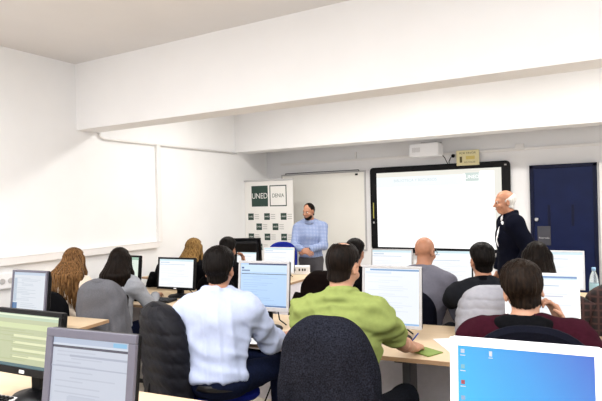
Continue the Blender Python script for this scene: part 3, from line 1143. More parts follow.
t = thing('storage_box', 'low olive brown box at the right end of the back row table', 'box', (0.07, 4.86, 0.76), R(12))
p = PM(); p.box((0, 0, 0.03), (0.2, 0.13, 0.06), mat('olive_card', s2l(112, 104, 70), 0.8, var=0.1)); p.build('body', t, bevel=0.003)
p = PM(); p.box((0, 0, 0.066), (0.205, 0.135, 0.012), mat('olive_card_lid', s2l(128, 118, 84), 0.8)); p.build('lid', t, bevel=0.002)
# black mouse and grey cable at the right
t = thing('computer_mouse', 'black mouse at the right edge behind the blue desktop monitor', 'mouse', (0.07, 3.22, 0.76), R(20))
p = PM(); p.lathe([(0.03, 0), (0.032, 0.008), (0.028, 0.022), (0.016, 0.032), (0.002, 0.035)], M_BLACKP, n=20, sx=1, sy=1.7); p.build('body', t)
p = PM(); p.lathe([(0.004, 0), (0.005, 0.004), (0.003, 0.008)], M_DGREYP, c=(0, 0.03, 0.028), n=10, sy=2); p.build('wheel', t)


def cable(label, pts, r=0.004, m=None, name='cable'):
    p = PM()
    P = [Vector(a) for a in pts]
    out = []
    for i in range(len(P) - 1):
        a0, a1, a2, a3 = P[max(i - 1, 0)], P[i], P[i + 1], P[min(i + 2, len(P) - 1)]
        for k in range(8):
            u = k / 8
            out.append(0.5 * ((2 * a1) + (-a0 + a2) * u + (2 * a0 - 5 * a1 + 4 * a2 - a3) * u * u + (-a0 + 3 * a1 - 3 * a2 + a3) * u ** 3))
    out.append(P[-1])
    p.tube(out, r, m or M_BLACKP, n=6)
    return tag(p.build(name), label, 'cable')


cable('grey brown cable lying on the table right of the maroon man', [(-0.06, 3.72, 0.765), (-0.05, 3.60, 0.765), (0.0, 3.50, 0.765), (0.07, 3.42, 0.765), (0.10, 3.30, 0.765)], 0.0045, mat('cable_grey', s2l(120, 100, 80), 0.5))
cable('black power cable hanging to the floor between the blue seat and the grey coat', [(-2.05, 3.20, 0.70), (-2.12, 3.20, 0.4), (-2.25, 3.20, 0.10), (-2.20, 3.15, 0.008), (-2.0, 3.05, 0.008), (-1.8, 2.95, 0.008)], 0.006)
cable('black power cable looping on the floor under the long table', [(-1.88, 3.22, 0.70), (-1.95, 3.22, 0.35), (-2.25, 3.25, 0.008), (-2.38, 3.15, 0.008), (-2.30, 3.02, 0.008), (-2.05, 2.98, 0.008)], 0.005)

# ------------------------------------------------------------------ chairs


def chair(label, x, y, rz, ztop=0.98, bw=0.43, bh=0.44, fab=None, seat_fab=None, group='office chairs', zs=0.45, back_y=-0.235, rad=0.17, sdx=0.0, sdy=0.0):
    fab = fab or M_BLACKF
    seat_fab = seat_fab or fab
    t = thing('office_chair', label, 'chair', (x, y, 0), rz, group)
    p = PM(); p.rrect(0.45, 0.42, 0.06, 0.09, seat_fab, c=(sdx, 0.02 + sdy, zs - 0.03), axis='Z', bev=0.018)
    p.build('seat', t)
    p = PM(); p.rrect(bw, bh, 0.05, rad, fab, c=(0, 0, ztop - bh / 2), axis='Y', bev=0.018, n=10)
    p.v = [(vx, vy + back_y + 0.35 * vx * vx - 0.10 * (vz - zs) * 0.6, vz) for vx, vy, vz in p.v]
    p.build('backrest', t)
    p = PM()
    yb = back_y - 0.06
    p.tube([(0, -0.05, zs - 0.075), (0, yb - 0.03, zs - 0.07), (0, yb - 0.045, zs + 0.03), (0, back_y - 0.06 - 0.06 * (ztop - bh * .6 - zs), ztop - bh * .6)], 0.016, M_BLACKP)
    p.build('back_bracket', t)
    p = PM(); p.lathe([(0.06, zs - 0.062), (0.05, zs - 0.09), (0.03, zs - 0.1), (0.03, 0.25), (0.022, 0.25), (0.022, 0.09)], M_BLACKP, n=16); p.build('column', t)
    p = PM()
    for k in range(5):
        a = R(72 * k + 18)
        c, s_ = math.cos(a), math.sin(a)
        p.tube([(0.02 * c, 0.02 * s_, 0.11), (0.15 * c, 0.15 * s_, 0.105), (0.28 * c, 0.28 * s_, 0.07)], [0.026, 0.022, 0.014], M_BLACKP, n=8)
    bs = p.build('base', t)
    for k in range(5):
        a = R(72 * k + 18)
        p = PM(); p.tube([(-0.018, 0, 0), (0.018, 0, 0)], 0.028, M_BLACKP, n=14); p.build('caster', bs, loc=(0.28 * math.cos(a), 0.28 * math.sin(a), 0.028), rot=(0, 0, a + 0.6))
    return t


# ------------------------------------------------------------------ coats over chair backs


def coat(name, label, cat, x, y, rz, ztop, zbot, wtop, wbot, depth, m, style='fold', seed=1, sleeves=True, collar=True, amp=0.014, shoulder=0.22, pitch=0.062, back_y=-0.235, solid=0.008, slm=None, flare=0.0, power=2.6):
    """a hollow garment shell hung over a chair back; the root stands where the chair stands"""
    t = thing(name, label, cat, (x, y, 0), rz)
    rg = random.Random(seed)
    H = ztop - zbot
    n, nz = 84, 64
    ph = [rg.uniform(0, 6.28) for _ in range(8)]
    rings = []
    for i in range(nz + 1):
        u = (i / nz) ** 1.25
        z = ztop - H * u
        a = min(1.0, u / shoulder)
        round_ = math.sqrt(max(0.0, 1 - (1 - a) ** power)) if a < 1 else 1.0
        w = (wtop + (wbot - wtop) * u) / 2 * (0.22 + 0.78 * round_)
        d = depth / 2 * (0.12 + 0.88 * min(1.0, u / 0.10) ** 0.5) * (1 + flare * u)
        lean = -0.06 * (z - 0.45)
        ring = []
        for k in range(n):
            th = 2 * PI * k / n
            c, s_ = math.cos(th), math.sin(th)
            ex = 2 / 2.7
            X = w * math.copysign(abs(c) ** ex, c)
            Y = d * math.copysign(abs(s_) ** ex, s_)
            nx, ny = c * d, s_ * w
            ln = math.hypot(nx, ny) + 1e-9
            nx, ny = nx / ln, ny / ln
            if style == 'fold':
                f = amp * (0.15 + 0.85 * u) * (math.sin(5 * th + ph[0] + 1.2 * u) + 0.6 * math.sin(9 * th + ph[1] - 2 * u) + 0.35 * math.sin(14 * th + ph[2])) * min(1, u / .12)
                f += 0.004 * math.sin(23 * u + 3 * th + ph[3])
            else:
                q = z / pitch + 0.07 * math.sin(2 * th + ph[0]) + 0.05 * math.sin(7 * th + ph[1])
                f = amp * (abs(math.sin(PI * q)) ** 0.55 - 0.55)
                f += 0.5 * amp * math.sin(3 * th + ph[2] + 3 * u) * u
                f += 0.16 * amp * math.sin(17 * th + ph[4] + 9 * q) + 0.10 * amp * math.sin(29 * th + 5 * q)
            zz = z + 0.012 * math.sin(3 * th + ph[5]) * u
            ring.append((X + nx * f, Y + ny * f + back_y + lean + 0.30 * X * X, zz))
        rings.append(ring)
    p = PM()
    p.grid(rings, m, True, True, False)
    p.build('body', t, solid=solid)
    if sleeves:
        for s_ in (-1, 1):
            p = PM()
            P, rr = [], []
            L = H * 0.86
            for i in range(15):
                u = i / 14
                P.append((s_ * (wtop / 2 - 0.005 + 0.06 * math.sin(PI * min(1, u * 1.3)) * .7 + (wbot - wtop) / 2 * u), back_y - 0.03 - depth * .30 - 0.02 * u + 0.30 * (wtop / 2) ** 2, ztop - H * shoulder * .75 - L * u * .84))
                r0 = 0.058 - 0.012 * u
                if style == 'puff':
                    r0 *= 0.86 + 0.20 * abs(math.sin(PI * u * L / pitch))
                rr.append(r0)
            p.tube(P, rr, slm or m, n=16)
            p.build('sleeve', t)
    if collar:
        p = PM()
        P, rr = [], []
        for i in range(13):
            u = i / 12 * 2 - 1
            P.append((u * wtop * 0.20, back_y - 0.035 - 0.03 * (1 - u * u), ztop - 0.008 - 0.02 * u * u))
            rr.append(0.026 * (1 - 0.35 * u * u))
        p.tube(P, rr, m, n=12)
        p.build('collar', t)
    return t


M_FELT = mat('charcoal_wool', (0.0125, 0.0135, 0.020), 0.95, var=0.75, scale=150, bump=0.5, bscale=300)
M_PUFFB = mat('black_nylon', (0.006, 0.006, 0.009), 0.55, var=0.3, scale=40, bump=0.15, bscale=90, spec=0.14)
M_PUFFG = mat('light_grey_nylon', (0.33, 0.33, 0.37), 0.5, var=0.06, scale=30, bump=0.15, bscale=70)
M_GREYW = mat('grey_wool', (0.13, 0.13, 0.145), 0.95, var=0.18, scale=160, bump=0.25, bscale=260)
M_BROWNC = mat('dark_brown_cloth', (0.006, 0.0035, 0.003), 0.95, var=0.2, scale=120, bump=0.2)
M_BLACKC = mat('black_cloth', (0.0035, 0.0035, 0.0045), 0.9, var=0.2, scale=120, bump=0.2)
M_PLAID = checkmat('dark_red_tartan', (0.006, 0.003, 0.003), (0.012, 0.0035, 0.0035), 7.0, lines=(0.05, 0.02, 0.017))

# ------------------------------------------------------------------ people


def rotm(yaw=0, pitch=0, roll=0):
    """columns are the local axes: yaw about z, then pitch (nod down +) about x, roll (tilt to the right +) about y"""
    return np.array((Matrix.Rotation(R(yaw), 3, 'Z') @ Matrix.Rotation(R(-pitch), 3, 'X') @ Matrix.Rotation(R(roll), 3, 'Y')))


def ik(S, W, a, b, pole):
    S, W = np.asarray(S, float), np.asarray(W, float)
    d = W - S
    L = np.linalg.norm(d)
    if L > (a + b) * .985:
        W = S + d / L * (a + b) * .985
        d = W - S
        L = np.linalg.norm(d)
    x = (a * a - b * b + L * L) / (2 * L)
    h = math.sqrt(max(0, a * a - x * x))
    u = d / L
    p = np.asarray(pole, float)
    p = p - u * (p @ u)
    p = p / np.linalg.norm(p)
    return S + u * x + p * h, W


def add_hand(F, W, fdir, back, side, curl=35, k=0.006, s=1.0, spread=4):
    """five-fingered hand from wrist W: fdir along the fingers, back = normal of the back of the hand, side=+1 right hand, -1 left"""
    f = unit(fdir)
    n = np.asarray(back, float)
    n = unit(n - f * (n @ f))
    tx = np.cross(f, n) * 1.0            # for a palm-down right hand pointing forward this is +x; the thumb sits on the inner side
    thumb = -tx * side
    W = np.asarray(W, float)
    P = lambda a, b, c: W + (f * a + thumb * b + n * c) * s
    rot = np.stack([thumb, f, n], 1)
    F.box(P(0.048, 0, 0), np.array((0.040, 0.052, 0.0145)) * s, 0.013 * s, rot, k=0.02)
    F.cap(P(-0.02, 0, 0), P(0.03, 0, 0), 0.026 * s, 0.024 * s, k=0.02, sq=(n, 1.35))
    F.cap(P(0.025, 0.026, -0.006), P(0.05, 0.034, -0.008), 0.017 * s, 0.014 * s, k=0.012)
    lens = ((0.040, 0.026, 0.020), (0.045, 0.029, 0.022), (0.041, 0.027, 0.021), (0.031, 0.021, 0.018))
    for i in range(4):
        b = 0.030 - 0.0205 * i
        base = P(0.094 - 0.004 * abs(i - 1), b, 0.0)
        ang = R(8 + curl * 0.5)
        sp = R(spread * (1.3 - i))
        r = (0.0092, 0.0095, 0.0090, 0.0078)[i] * s
        q = base
        F.cap(P(0.06, b * .9, 0), base, r * 1.15, r * 1.05, k=k)
        for j in range(3):
            d = unit((f * math.cos(sp) + thumb * math.sin(sp)) * math.cos(ang) - n * math.sin(ang))
            e = q + d * lens[i][j] * s
            F.cap(q, e, r * (1 - .06 * j), r * (0.94 - .09 * j), k=k)
            q = e
            ang += R(curl)
    q = P(0.035, 0.034, -0.006)
    d0 = unit(f * 0.62 + thumb * 0.72 - n * 0.25)
    e = q + d0 * 0.042 * s
    F.cap(q, e, 0.0125 * s, 0.0108 * s, k=0.008)
    d1 = unit(f * 0.90 + thumb * 0.22 - n * (0.2 + curl / 120))
    F.cap(e, e + d1 * 0.031 * s, 0.0105 * s, 0.0088 * s, k=k)


def head_prims(F, c, A, s=1.0, jaw=1.0, nose=1.0):
    P = lambda x, y, z: np.asarray(c) + A @ (np.array((x, y, z)) * s)
    F.ell(P(0, -0.014, 0.036), np.array((0.0745, 0.096, 0.088)) * s, A, k=0.02)
    F.ell(P(0, 0.026, -0.035), np.array((0.060 * jaw, 0.066, 0.080)) * s, A, k=0.03)
    F.ell(P(0, 0.052, -0.088), np.array((0.028 * jaw, 0.026, 0.020)) * s, A, k=0.03)
    F.cap(P(-0.034, 0.072, 0.024), P(0.034, 0.072, 0.024), 0.014 * s, k=0.02)
    for q in (-1, 1):
        F.ell(P(q * 0.032, 0.098, 0.004), np.array((0.017, 0.013, 0.011)) * s, A, k=0.012, op='sub')
        F.ell(P(q * 0.032, 0.080, 0.003), np.array((0.0125,) * 3) * s, A, k=0.003)
        F.ell(P(q * 0.042, 0.066, -0.028), np.array((0.022, 0.022, 0.020)) * s, A, k=0.02)
        E = A @ rotm(q * -22, 0, 0)
        F.ell(P(q * 0.077, -0.008, -0.004), np.array((0.009, 0.021, 0.033)) * s, E, k=0.006)
        F.ell(P(q * 0.0845, -0.004, 0.0), np.array((0.006, 0.011, 0.019)) * s, E, k=0.004, op='sub')
    F.cap(P(0, 0.088, 0.010), P(0, 0.112 * nose, -0.026), 0.0085 * s, 0.0125 * s, k=0.012)
    for q in (-1, 1):
        F.ell(P(q * 0.011, 0.100, -0.030), np.array((0.0085, 0.010, 0.008)) * s, A, k=0.006)
    F.ell(P(0, 0.084, -0.056), np.array((0.024, 0.011, 0.0075)) * s, A, k=0.006)
    F.ell(P(0, 0.082, -0.068), np.array((0.021, 0.011, 0.008)) * s, A, k=0.006)
    F.cap(P(-0.020, 0.097, -0.0615), P(0.020, 0.097, -0.0615), 0.0022 * s, k=0.003, op='sub')


def lerp(a, b, t):
    return np.asarray(a, float) * (1 - t) + np.asarray(b, float) * t


def person(label, head, ht, face, skin, stand=False, s=1.0, sw=0.185, g=1.0, lean=8, side=0, hyaw=0, hpitch=8, hroll=0, larm=None, rarm=None,
           shirt=None, sleeve='long', shirt_name='shirt', trousers=None, shoes=None, hairdo=None, hair=None, voxb=0.007, wr=0.012, hem=None,
           collar=None, belt=None, faceparts=False, seed=1, legs=None, jacket=None, jaw=1.0, thick=0.016, hoff=None, group=None, hfwd=0.045, drop=0.072, h0=None):
    H0 = 0.52 if not stand else 0.90 * s
    H0 = h0 or H0
    hc_z = ht - 0.126 * s
    nb_z = hc_z - 0.160 * s
    nb = np.array((math.tan(R(side)) * (nb_z - H0), math.tan(R(lean)) * (nb_z - H0), nb_z))
    pel = np.array((0, 0, H0))
    hc = nb + np.array((hoff[0] if hoff else 0.0, hfwd + (hoff[1] if hoff else 0), 0.160 * s))
    A = rotm(hyaw, hpitch, hroll)
    fr = R(face)
    hx, hy = hc[0], hc[1]
    px = head[0] - (math.cos(fr) * hx - math.sin(fr) * hy)
    py = head[1] - (math.sin(fr) * hx + math.cos(fr) * hy)
    t = thing('person', label, 'person', (px, py, 0), fr, group)
    sp = nb - pel
    B = rotm(0, -lean * -1, 0) if False else np.array(Matrix.Rotation(R(-lean), 3, 'X') @ Matrix.Rotation(R(side), 3, 'Y'))
    S = [nb + B @ np.array((q * sw, -0.005, -drop * s)) for q in (-1, 1)]
    arms = []
    la, lb = 0.285 * s, 0.25 * s
    for i, (q, spec) in enumerate(((-1, larm), (1, rarm))):
        spec = spec or {}
        W = np.array(spec.get('w', (q * 0.20, 0.36, 0.80)), float)
        if 'ww' in spec:
            dx, dy = spec['ww'][0] - px, spec['ww'][1] - py
            W = np.array((math.cos(fr) * dx + math.sin(fr) * dy, -math.sin(fr) * dx + math.cos(fr) * dy, spec['ww'][2]))
        E_, W = ik(S[i], W, la, lb, spec.get('pole', (q * 0.55, -0.25, -1.0)))
        arms.append((S[i], E_, W, spec))
    if legs is None:
        if stand:
            legs = [(np.array((q * 0.085, 0, H0 - 0.04)), np.array((q * 0.10, 0.015, 0.48 * s)), np.array((q * 0.105, -0.015, 0.085))) for q in (-1, 1)]
        else:
            legs = [(np.array((q * 0.095, 0.03, 0.525)), np.array((q * 0.15, 0.42, 0.535)), np.array((q * 0.15, 0.44, 0.09))) for q in (-1, 1)]

    def torso(F, inf, low=True):
        F.ell(lerp(pel, nb, 0.02), (0.160 * g + inf, 0.110 * g + inf, 0.105 + inf * .5), B, k=0.06)
        F.ell(lerp(pel, nb, 0.30), (0.145 * g + inf, 0.100 * g + inf, 0.15), B, k=0.06)
        F.ell(lerp(pel, nb, 0.62) + B @ np.array((0, 0.004, 0)), (0.158 * g * sw / .185 + inf, 0.108 * g + inf, 0.175 * s), B, k=0.06)
        F.cap(lerp(S[0], S[1], .08), lerp(S[0], S[1], .92), 0.056 * s + inf, k=0.06)
        F.ell(lerp(pel, nb, 0.82) + B @ np.array((0, -0.028, 0)), (0.135 * sw / .185 + inf * .5, 0.066 + inf, 0.10), B, k=0.06)
        for q in (0, 1):
            F.cap(nb + np.array((0, -0.012, 0.02)) * s, lerp(nb, S[q], .75) + np.array((0, -0.01, 0.014)), 0.044 * s + inf * .6, 0.042 * s + inf, k=0.045)

    # body
    F = Field(0.03)
    torso(F, 0.0)
    nt = hc + A @ np.array((0, -0.022, -0.055)) * s
    F.cap(nb + np.array((0, -0.008, -0.03)), nt, 0.058 * s, 0.053 * s, k=0.035)
    head_prims(F, hc, A, s, jaw)
    for i, (S_, E_, W, spec) in enumerate(arms):
        q = (-1, 1)[i]
        F.cap(S_, E_, 0.046 * s, 0.037 * s, k=0.03)
        F.cap(E_, lerp(E_, W, .35), 0.036 * s, 0.038 * s, k=0.02)
        F.cap(lerp(E_, W, .35), W, 0.038 * s, 0.0255 * s, k=0.02)
        fd = spec.get('f', unit(W - E_) * .8 + np.array((0, 0, -0.1)))
        add_hand(F, W + unit(fd) * 0.012, fd, spec.get('n', (0, 0, 1)), q, spec.get('curl', 28), s=s * .98)
    for a, b, c in legs:
        a, b, c = (np.asarray(v, float) for v in (a, b, c))
        F.cap(a, b, 0.078 * g, 0.052, k=0.04)
        F.cap(b, lerp(b, c, .35), 0.050, 0.050, k=0.02)
        F.cap(lerp(b, c, .35), c, 0.050, 0.034, k=0.02)
        tt = np.array((0, 1.0, 0))
        F.cap(c + np.array((0, -0.03, -0.045)), c + tt * 0.15 + np.array((0, 0, -0.055)), 0.034, 0.026, k=0.03)
    F.build('body', voxb, skin, t)

    # shirt / top
    if shirt is not None:
        F = Field(0.03)
        torso(F, thick)
        hz = H0 - 0.02 if hem is None else hem
        F.half((0, 0, hz), B @ np.array((0, 0, -1.0)), 0.006)
        # open neck
        F.ell(nb + np.array((0, 0.012, 0.045)), (0.066, 0.068, 0.050), None, k=0.012, op='sub')
        for i, (S_, E_, W, spec) in enumerate(arms):
            q = (-1, 1)[i]
            loose = 0.008 if sleeve == 'short' else 0.004
            if sleeve == 'short':
                c = lerp(S_, E_, .70)
                F.cap(S_, E_, 0.052 * s + thick, 0.050 * s + thick, k=0.045, cut=(c, unit(E_ - S_)))
            else:
                F.cap(S_, E_, 0.049 * s + thick, 0.042 * s + thick, k=0.045)
                fr_ = spec.get('cuff', {'long': .97, 'rolled': .55}.get(sleeve, .97))
                c = lerp(E_, W, fr_)
                F.cap(E_, W, 0.041 * s + thick, 0.029 * s + thick, k=0.03, cut=(c, unit(W - E_)))
        if collar == 'same':
            for zz, rr in ((0.028, 0.070), (0.042, 0.066)):
                for k in range(14):
                    a0, a1 = 2 * PI * k / 14, 2 * PI * (k + 1) / 14
                    pt = lambda a: nb + np.array((rr * math.sin(a), rr * math.cos(a) * 1.02 + 0.004, zz - 0.016 * math.cos(a)))
                    F.cap(pt(a0), pt(a1), 0.009, k=0.01)
        F.build(shirt_name, 0.0072, shirt, t, wrinkle=wr, seed=seed)
    if collar is not None and collar != 'same':
        p = PM()
        rings = []
        for k in range(28):
            a = 2 * PI * k / 28
            c0 = nb + np.array((0.070 * math.sin(a), 0.072 * math.cos(a) + 0.004, 0.020 - 0.022 * math.cos(a)))
            o = np.array((math.sin(a), math.cos(a), 0))
            up = np.array((0, 0, 1.0))
            rings.append([c0 + o * 0.012 - up * 0.028, c0 + o * 0.010 + up * 0.004, c0 + up * 0.030 - o * 0.006, c0 + up * 0.028 - o * 0.011, c0 - o * 0.004, c0 + o * 0.002 - up * 0.028])
        rings.append(rings[0])
        p.grid(rings, collar, True, False, False)
        p.build('collar', t)
    if jacket is not None:
        F = Field(0.03)
        torso(F, thick + .020)
        F.cap(pel + np.array((0, 0, 0.10)), pel + np.array((0, -0.01, -0.10)), 0.165 * g, 0.178 * g, k=0.05, sq=((0, 1, 0), 1.35), cut=((0, 0, H0 - 0.15), (0, 0, -1.0)))
        F.half((0, 0, H0 - 0.15), (0, 0, -1.0), 0.006)
        F.ell(nb + np.array((0, 0.012, 0.050)), (0.070, 0.075, 0.050), None, k=0.012, op='sub')
        F.cap(nb + np.array((0, 0.16, 0.04)), np.array((0, 0.22, H0 + 0.10)), 0.085, 0.05, k=0.01, op='sub')
        F.cap(np.array((0, 0.22, H0 + 0.10)), np.array((0, 0.24, H0 - 0.2)), 0.05, 0.07, k=0.01, op='sub')
        for i, (S_, E_, W, spec) in enumerate(arms):
            F.cap(S_, E_, 0.056 * s + thick + .012, 0.050 * s + thick + .01, k=0.045)
            F.cap(E_, W, 0.050 * s + thick + .01, 0.038 * s + thick + .008, k=0.03, cut=(lerp(E_, W, .93), unit(W - E_)))
        for zz, rr in ((0.030, 0.078), (0.046, 0.073)):
            for k in range(16):
                a0, a1 = R(38) + (2 * PI - R(76)) * k / 16, R(38) + (2 * PI - R(76)) * (k + 1) / 16
                pt = lambda a: nb + np.array((rr * math.sin(a), rr * math.cos(a) * 1.02 + 0.0, zz - 0.020 * math.cos(a)))
                F.cap(pt(a0), pt(a1), 0.011, k=0.01)
        F.build('jacket', 0.009, jacket, t, wrinkle=0.006, seed=seed + 9)
    if trousers is not None:
        F = Field(0.04)
        F.ell(lerp(pel, nb, 0.02), (0.160 * g + .008, 0.110 * g + .008, 0.110), B, k=0.06)
        if stand:
            F.cap(pel + np.array((0, 0, 0.0)), pel + np.array((0, 0, 0.08)), 0.13 * g + .008, 0.128 * g + 0.008, k=0.05, sq=((0, 1, 0), 1.35))
            F.half((0, 0, (H0 + 0.05 if hem is None else hem) + 0.004), (0, 0, 1.0), 0.005)
        for a, b, c in legs:
            a, b, c = (np.asarray(v, float) for v in (a, b, c))
            F.cap(a, b, 0.090 * g, 0.066, k=0.045)
            F.cap(b, c, 0.066, 0.056, k=0.03, cut=(c + np.array((0, 0, -0.01)), unit(c - b)))
        F.build('trousers', 0.010, trousers, t, wrinkle=0.005, seed=seed + 50)
    if belt is not None:
        p = PM()
        rings = []
        zb_ = (H0 + 0.05 if hem is None else hem) - 0.016
        for dz, r in ((-0.018, 0), (-0.018, .006), (0.018, .006), (0.018, 0)):
            rings.append([((0.136 * g + .016 + r) * math.cos(2 * PI * k / 36), (0.102 * g + .012 + r) * math.sin(2 * PI * k / 36) + math.tan(R(lean)) * (zb_ - H0), zb_ + dz) for k in range(36)])
        p.grid(rings, belt, True, False, False)
        p.build('belt', t)
    if shoes is not None:
        for a, b, c in legs:
            F = Field(0.03)
            F.cap(c + np.array((0, -0.045, -0.045)), c + np.array((0, 0.13, -0.052)), 0.042, 0.034, k=0.03)
            F.cap(c, c + np.array((0, 0.0, -0.045)), 0.044, 0.046, k=0.03)
            F.half((0, 0, c[2] - 0.084), (0, 0, -1), 0.004)
            F.build('shoe', 0.009, shoes, t)
    # hair
    if hairdo:
        hairdo(t, hc, A, s, nb, hair, seed)
    if faceparts:
        for q in (-1, 1):
            p = PM()
            p.lathe([(0.0005, -0.0125), (0.009, -0.0088), (0.0125, 0), (0.0088, 0.0088)], M_EYEW, n=14)
            p.lathe([(0.0088, 0.0088), (0.0062, 0.0109), (0.0005, 0.0125)], M_EYE, n=14)
            e = A @ np.array((q * 0.032, 0.0812, 0.003)) * s + hc
            o = p.build('eye', t)
            o.matrix_local = Matrix.Translation(e) @ Matrix(A).to_4x4() @ Matrix.Rotation(-PI / 2, 4, 'X')
            p = PM()
            p.tube([hc + A @ np.array((q * x, y, z)) * s for x, y, z in ((0.016, 0.0885, 0.019), (0.03, 0.0885, 0.0245), (0.046, 0.078, 0.020))], [0.0035, 0.0042, 0.0025], hair, n=8)
            p.build('eyebrow', t)
        p = PM()
        p.tube([hc + A @ np.array(v) * s for v in ((-0.021, 0.0885, -0.0615), (-0.008, 0.0965, -0.060), (0.008, 0.0965, -0.060), (0.021, 0.0885, -0.0615))], [0.002, 0.0042, 0.0042, 0.002], M_LIP, n=8)
        p.build('lips', t)
    return t, dict(hc=hc, A=A, nb=nb, pel=pel, arms=arms, S=S, B=B, legs=legs, s=s, H0=H0, g=g, sw=sw)


def smooth(x, a, b):
    u = np.clip((x - a) / (b - a), 0, 1)
    return u * u * (3 - 2 * u)


def short_hair(thick=0.016, front=0.075, nape=-0.060, side=0.018, top=None, amp=0.0022, crown=None, freq=26, tuft=0.0, thin=None):
    """cropped cap; top: hair only below that height (bald crown)"""
    def f(t, hc, A, s, nb, m, seed):
        F = Field(0.004)

        def fn(d, x, y, z):
            # lower edge of the hair: forehead, over the ears, nape (head frame, centred on the skull ellipsoid)
            zz = z + 0.036 * s
            zc = np.where(y > 0.02 * s, side * s + (front - side) * s * smooth(y, 0.02 * s, 0.075 * s),
                          side * s + (nape - side) * s * smooth(-y, 0.0, 0.055 * s))
            e = zz - zc
            h = smooth(e, -0.004, 0.062) * thick * s + 0.0035 * s
            if tuft:
                h = h + tuft * smooth(zz, 0.05 * s, 0.11 * s)
            if top is not None:
                h = h * smooth(top * s - zz - 0.5 * (y + 0.03 * s), -0.004, 0.040)
            d2 = d - h + 0.004
            d2 = np.maximum(d2, -e * 0.8)
            if top is not None:
                d2 = np.maximum(d2, (zz - top * s + 0.5 * (y + 0.03 * s)) * 0.8)
            if crown is not None:
                cx, cy, cz, r = crown
                d2 = np.maximum(d2, r * s - np.sqrt((x - cx * s) ** 2 + (y - cy * s) ** 2 + (z - cz * s) ** 2))
            return d2
        c = np.asarray(hc) + A @ np.array((0, -0.014, 0.036)) * s
        F.ell(c, np.array((0.0765, 0.098, 0.090)) * s, A, fn=fn, pad=0.05)
        if top is None or top > 0.05:
            P = lambda x, y, z: np.asarray(hc) + A @ (np.array((x, y, z)) * s)
            for q in (-1, 0, 1):
                F.cap(P(q * 0.022, -0.048 + 0.008 * abs(q), 0.02), P(q * 0.017, -0.038 + 0.006 * abs(q), nape - 0.045), 0.046 * s, 0.040 * s, k=0.02, cut=(P(0, -0.07, nape - 0.010), A @ np.array((0, 0.45, -1.0))))
        F.build('hair', 0.0055, m, t, hair=(c, freq, amp), seed=seed)
    return f


def long_hair(length=0.34, width=0.10, spread=0.0, sidelock=True, amp=0.004, freq=22, back=0.098, bangs=True, drop=None, fwd=0.0):
    def f(t, hc, A, s, nb, m, seed):
        F = Field(0.03)
        c = np.asarray(hc) + A @ np.array((0, -0.016, 0.038)) * s

        def fn(d, x, y, z):
            zz = z + 0.038 * s
            cut = np.maximum(y - (0.040 + 0.25 * np.maximum(zz - 0.03, 0)) * s, -(zz - 0.085 * s))
            cut = np.minimum(y - 0.035 * s, 0.085 * s - zz)
            return np.maximum(d, cut)
        F.ell(c, np.array((0.091, 0.112, 0.102)) * s, A, fn=fn, pad=0.02)
        rg = random.Random(seed)
        base = np.asarray(hc)
        for i in range(9):
            u = i / 8 * 2 - 1
            x0 = u * 0.072 * s
            a = base + A @ np.array((x0, -0.055 + 0.05 * abs(u) ** 1.5, 0.02)) * 1.0
            b = np.array((hc[0] + u * (width + spread * .5), nb[1] - back - 0.02 + 0.055 * abs(u) ** 1.6 + fwd, nb[2] + 0.03))
            e = np.array((hc[0] + u * (width + spread), nb[1] - back - 0.035 + 0.05 * abs(u) + fwd, hc[2] - length + rg.uniform(-.03, .03)))
            F.cap(a, b, 0.040 * s, 0.036, k=0.03)
            F.cap(b, e, 0.036, 0.016, k=0.03)
        if sidelock:
            for q in (-1, 1):
                a = base + A @ np.array((q * 0.074, 0.012, 0.03)) * s
                b = np.array((hc[0] + q * 0.092, hc[1] + 0.02, nb[2] + 0.035))
                e = np.array((hc[0] + q * 0.100, nb[1] + 0.075, hc[2] - length * .85))
                F.cap(a, b, 0.026 * s, 0.026, k=0.025)
                F.cap(b, e, 0.026, 0.014, k=0.025)
        F.build('hair', 0.0065, m, t, hair=(c, freq, amp), seed=seed)
        # loose strands
        p = PM()
        for i in range(46):
            u = rg.uniform(-1, 1)
            P = []
            x0 = u * 0.080 * s
            ph = rg.uniform(0, 6)
            for k in range(9):
                w = k / 8
                z = hc[2] + 0.06 - (length + 0.05) * w
                if w < .3:
                    yy = hc[1] - 0.108 * s * math.sqrt(max(0.05, 1 - (u * .8) ** 2)) + 0.01
                else:
                    yy = nb[1] - back - 0.060 + 0.055 * abs(u) ** 1.6 + fwd
                y1 = nb[1] - back - 0.066 + 0.055 * abs(u) ** 1.6 + fwd
                y0_ = hc[1] - 0.108 * s * math.sqrt(max(0.08, 1 - (u * .8) ** 2))
                yy = y0_ + (y1 - y0_) * float(smooth(np.array(w), 0.15, 0.6))
                P.append((hc[0] + x0 + u * (width + spread - 0.075) * w + 0.006 * math.sin(9 * w + ph), yy + 0.004 * math.sin(7 * w + ph), z))
            p.tube(P, [0.0035] * 7 + [0.0025, 0.001], m, n=5)
        p.build('strands', t)
    return f

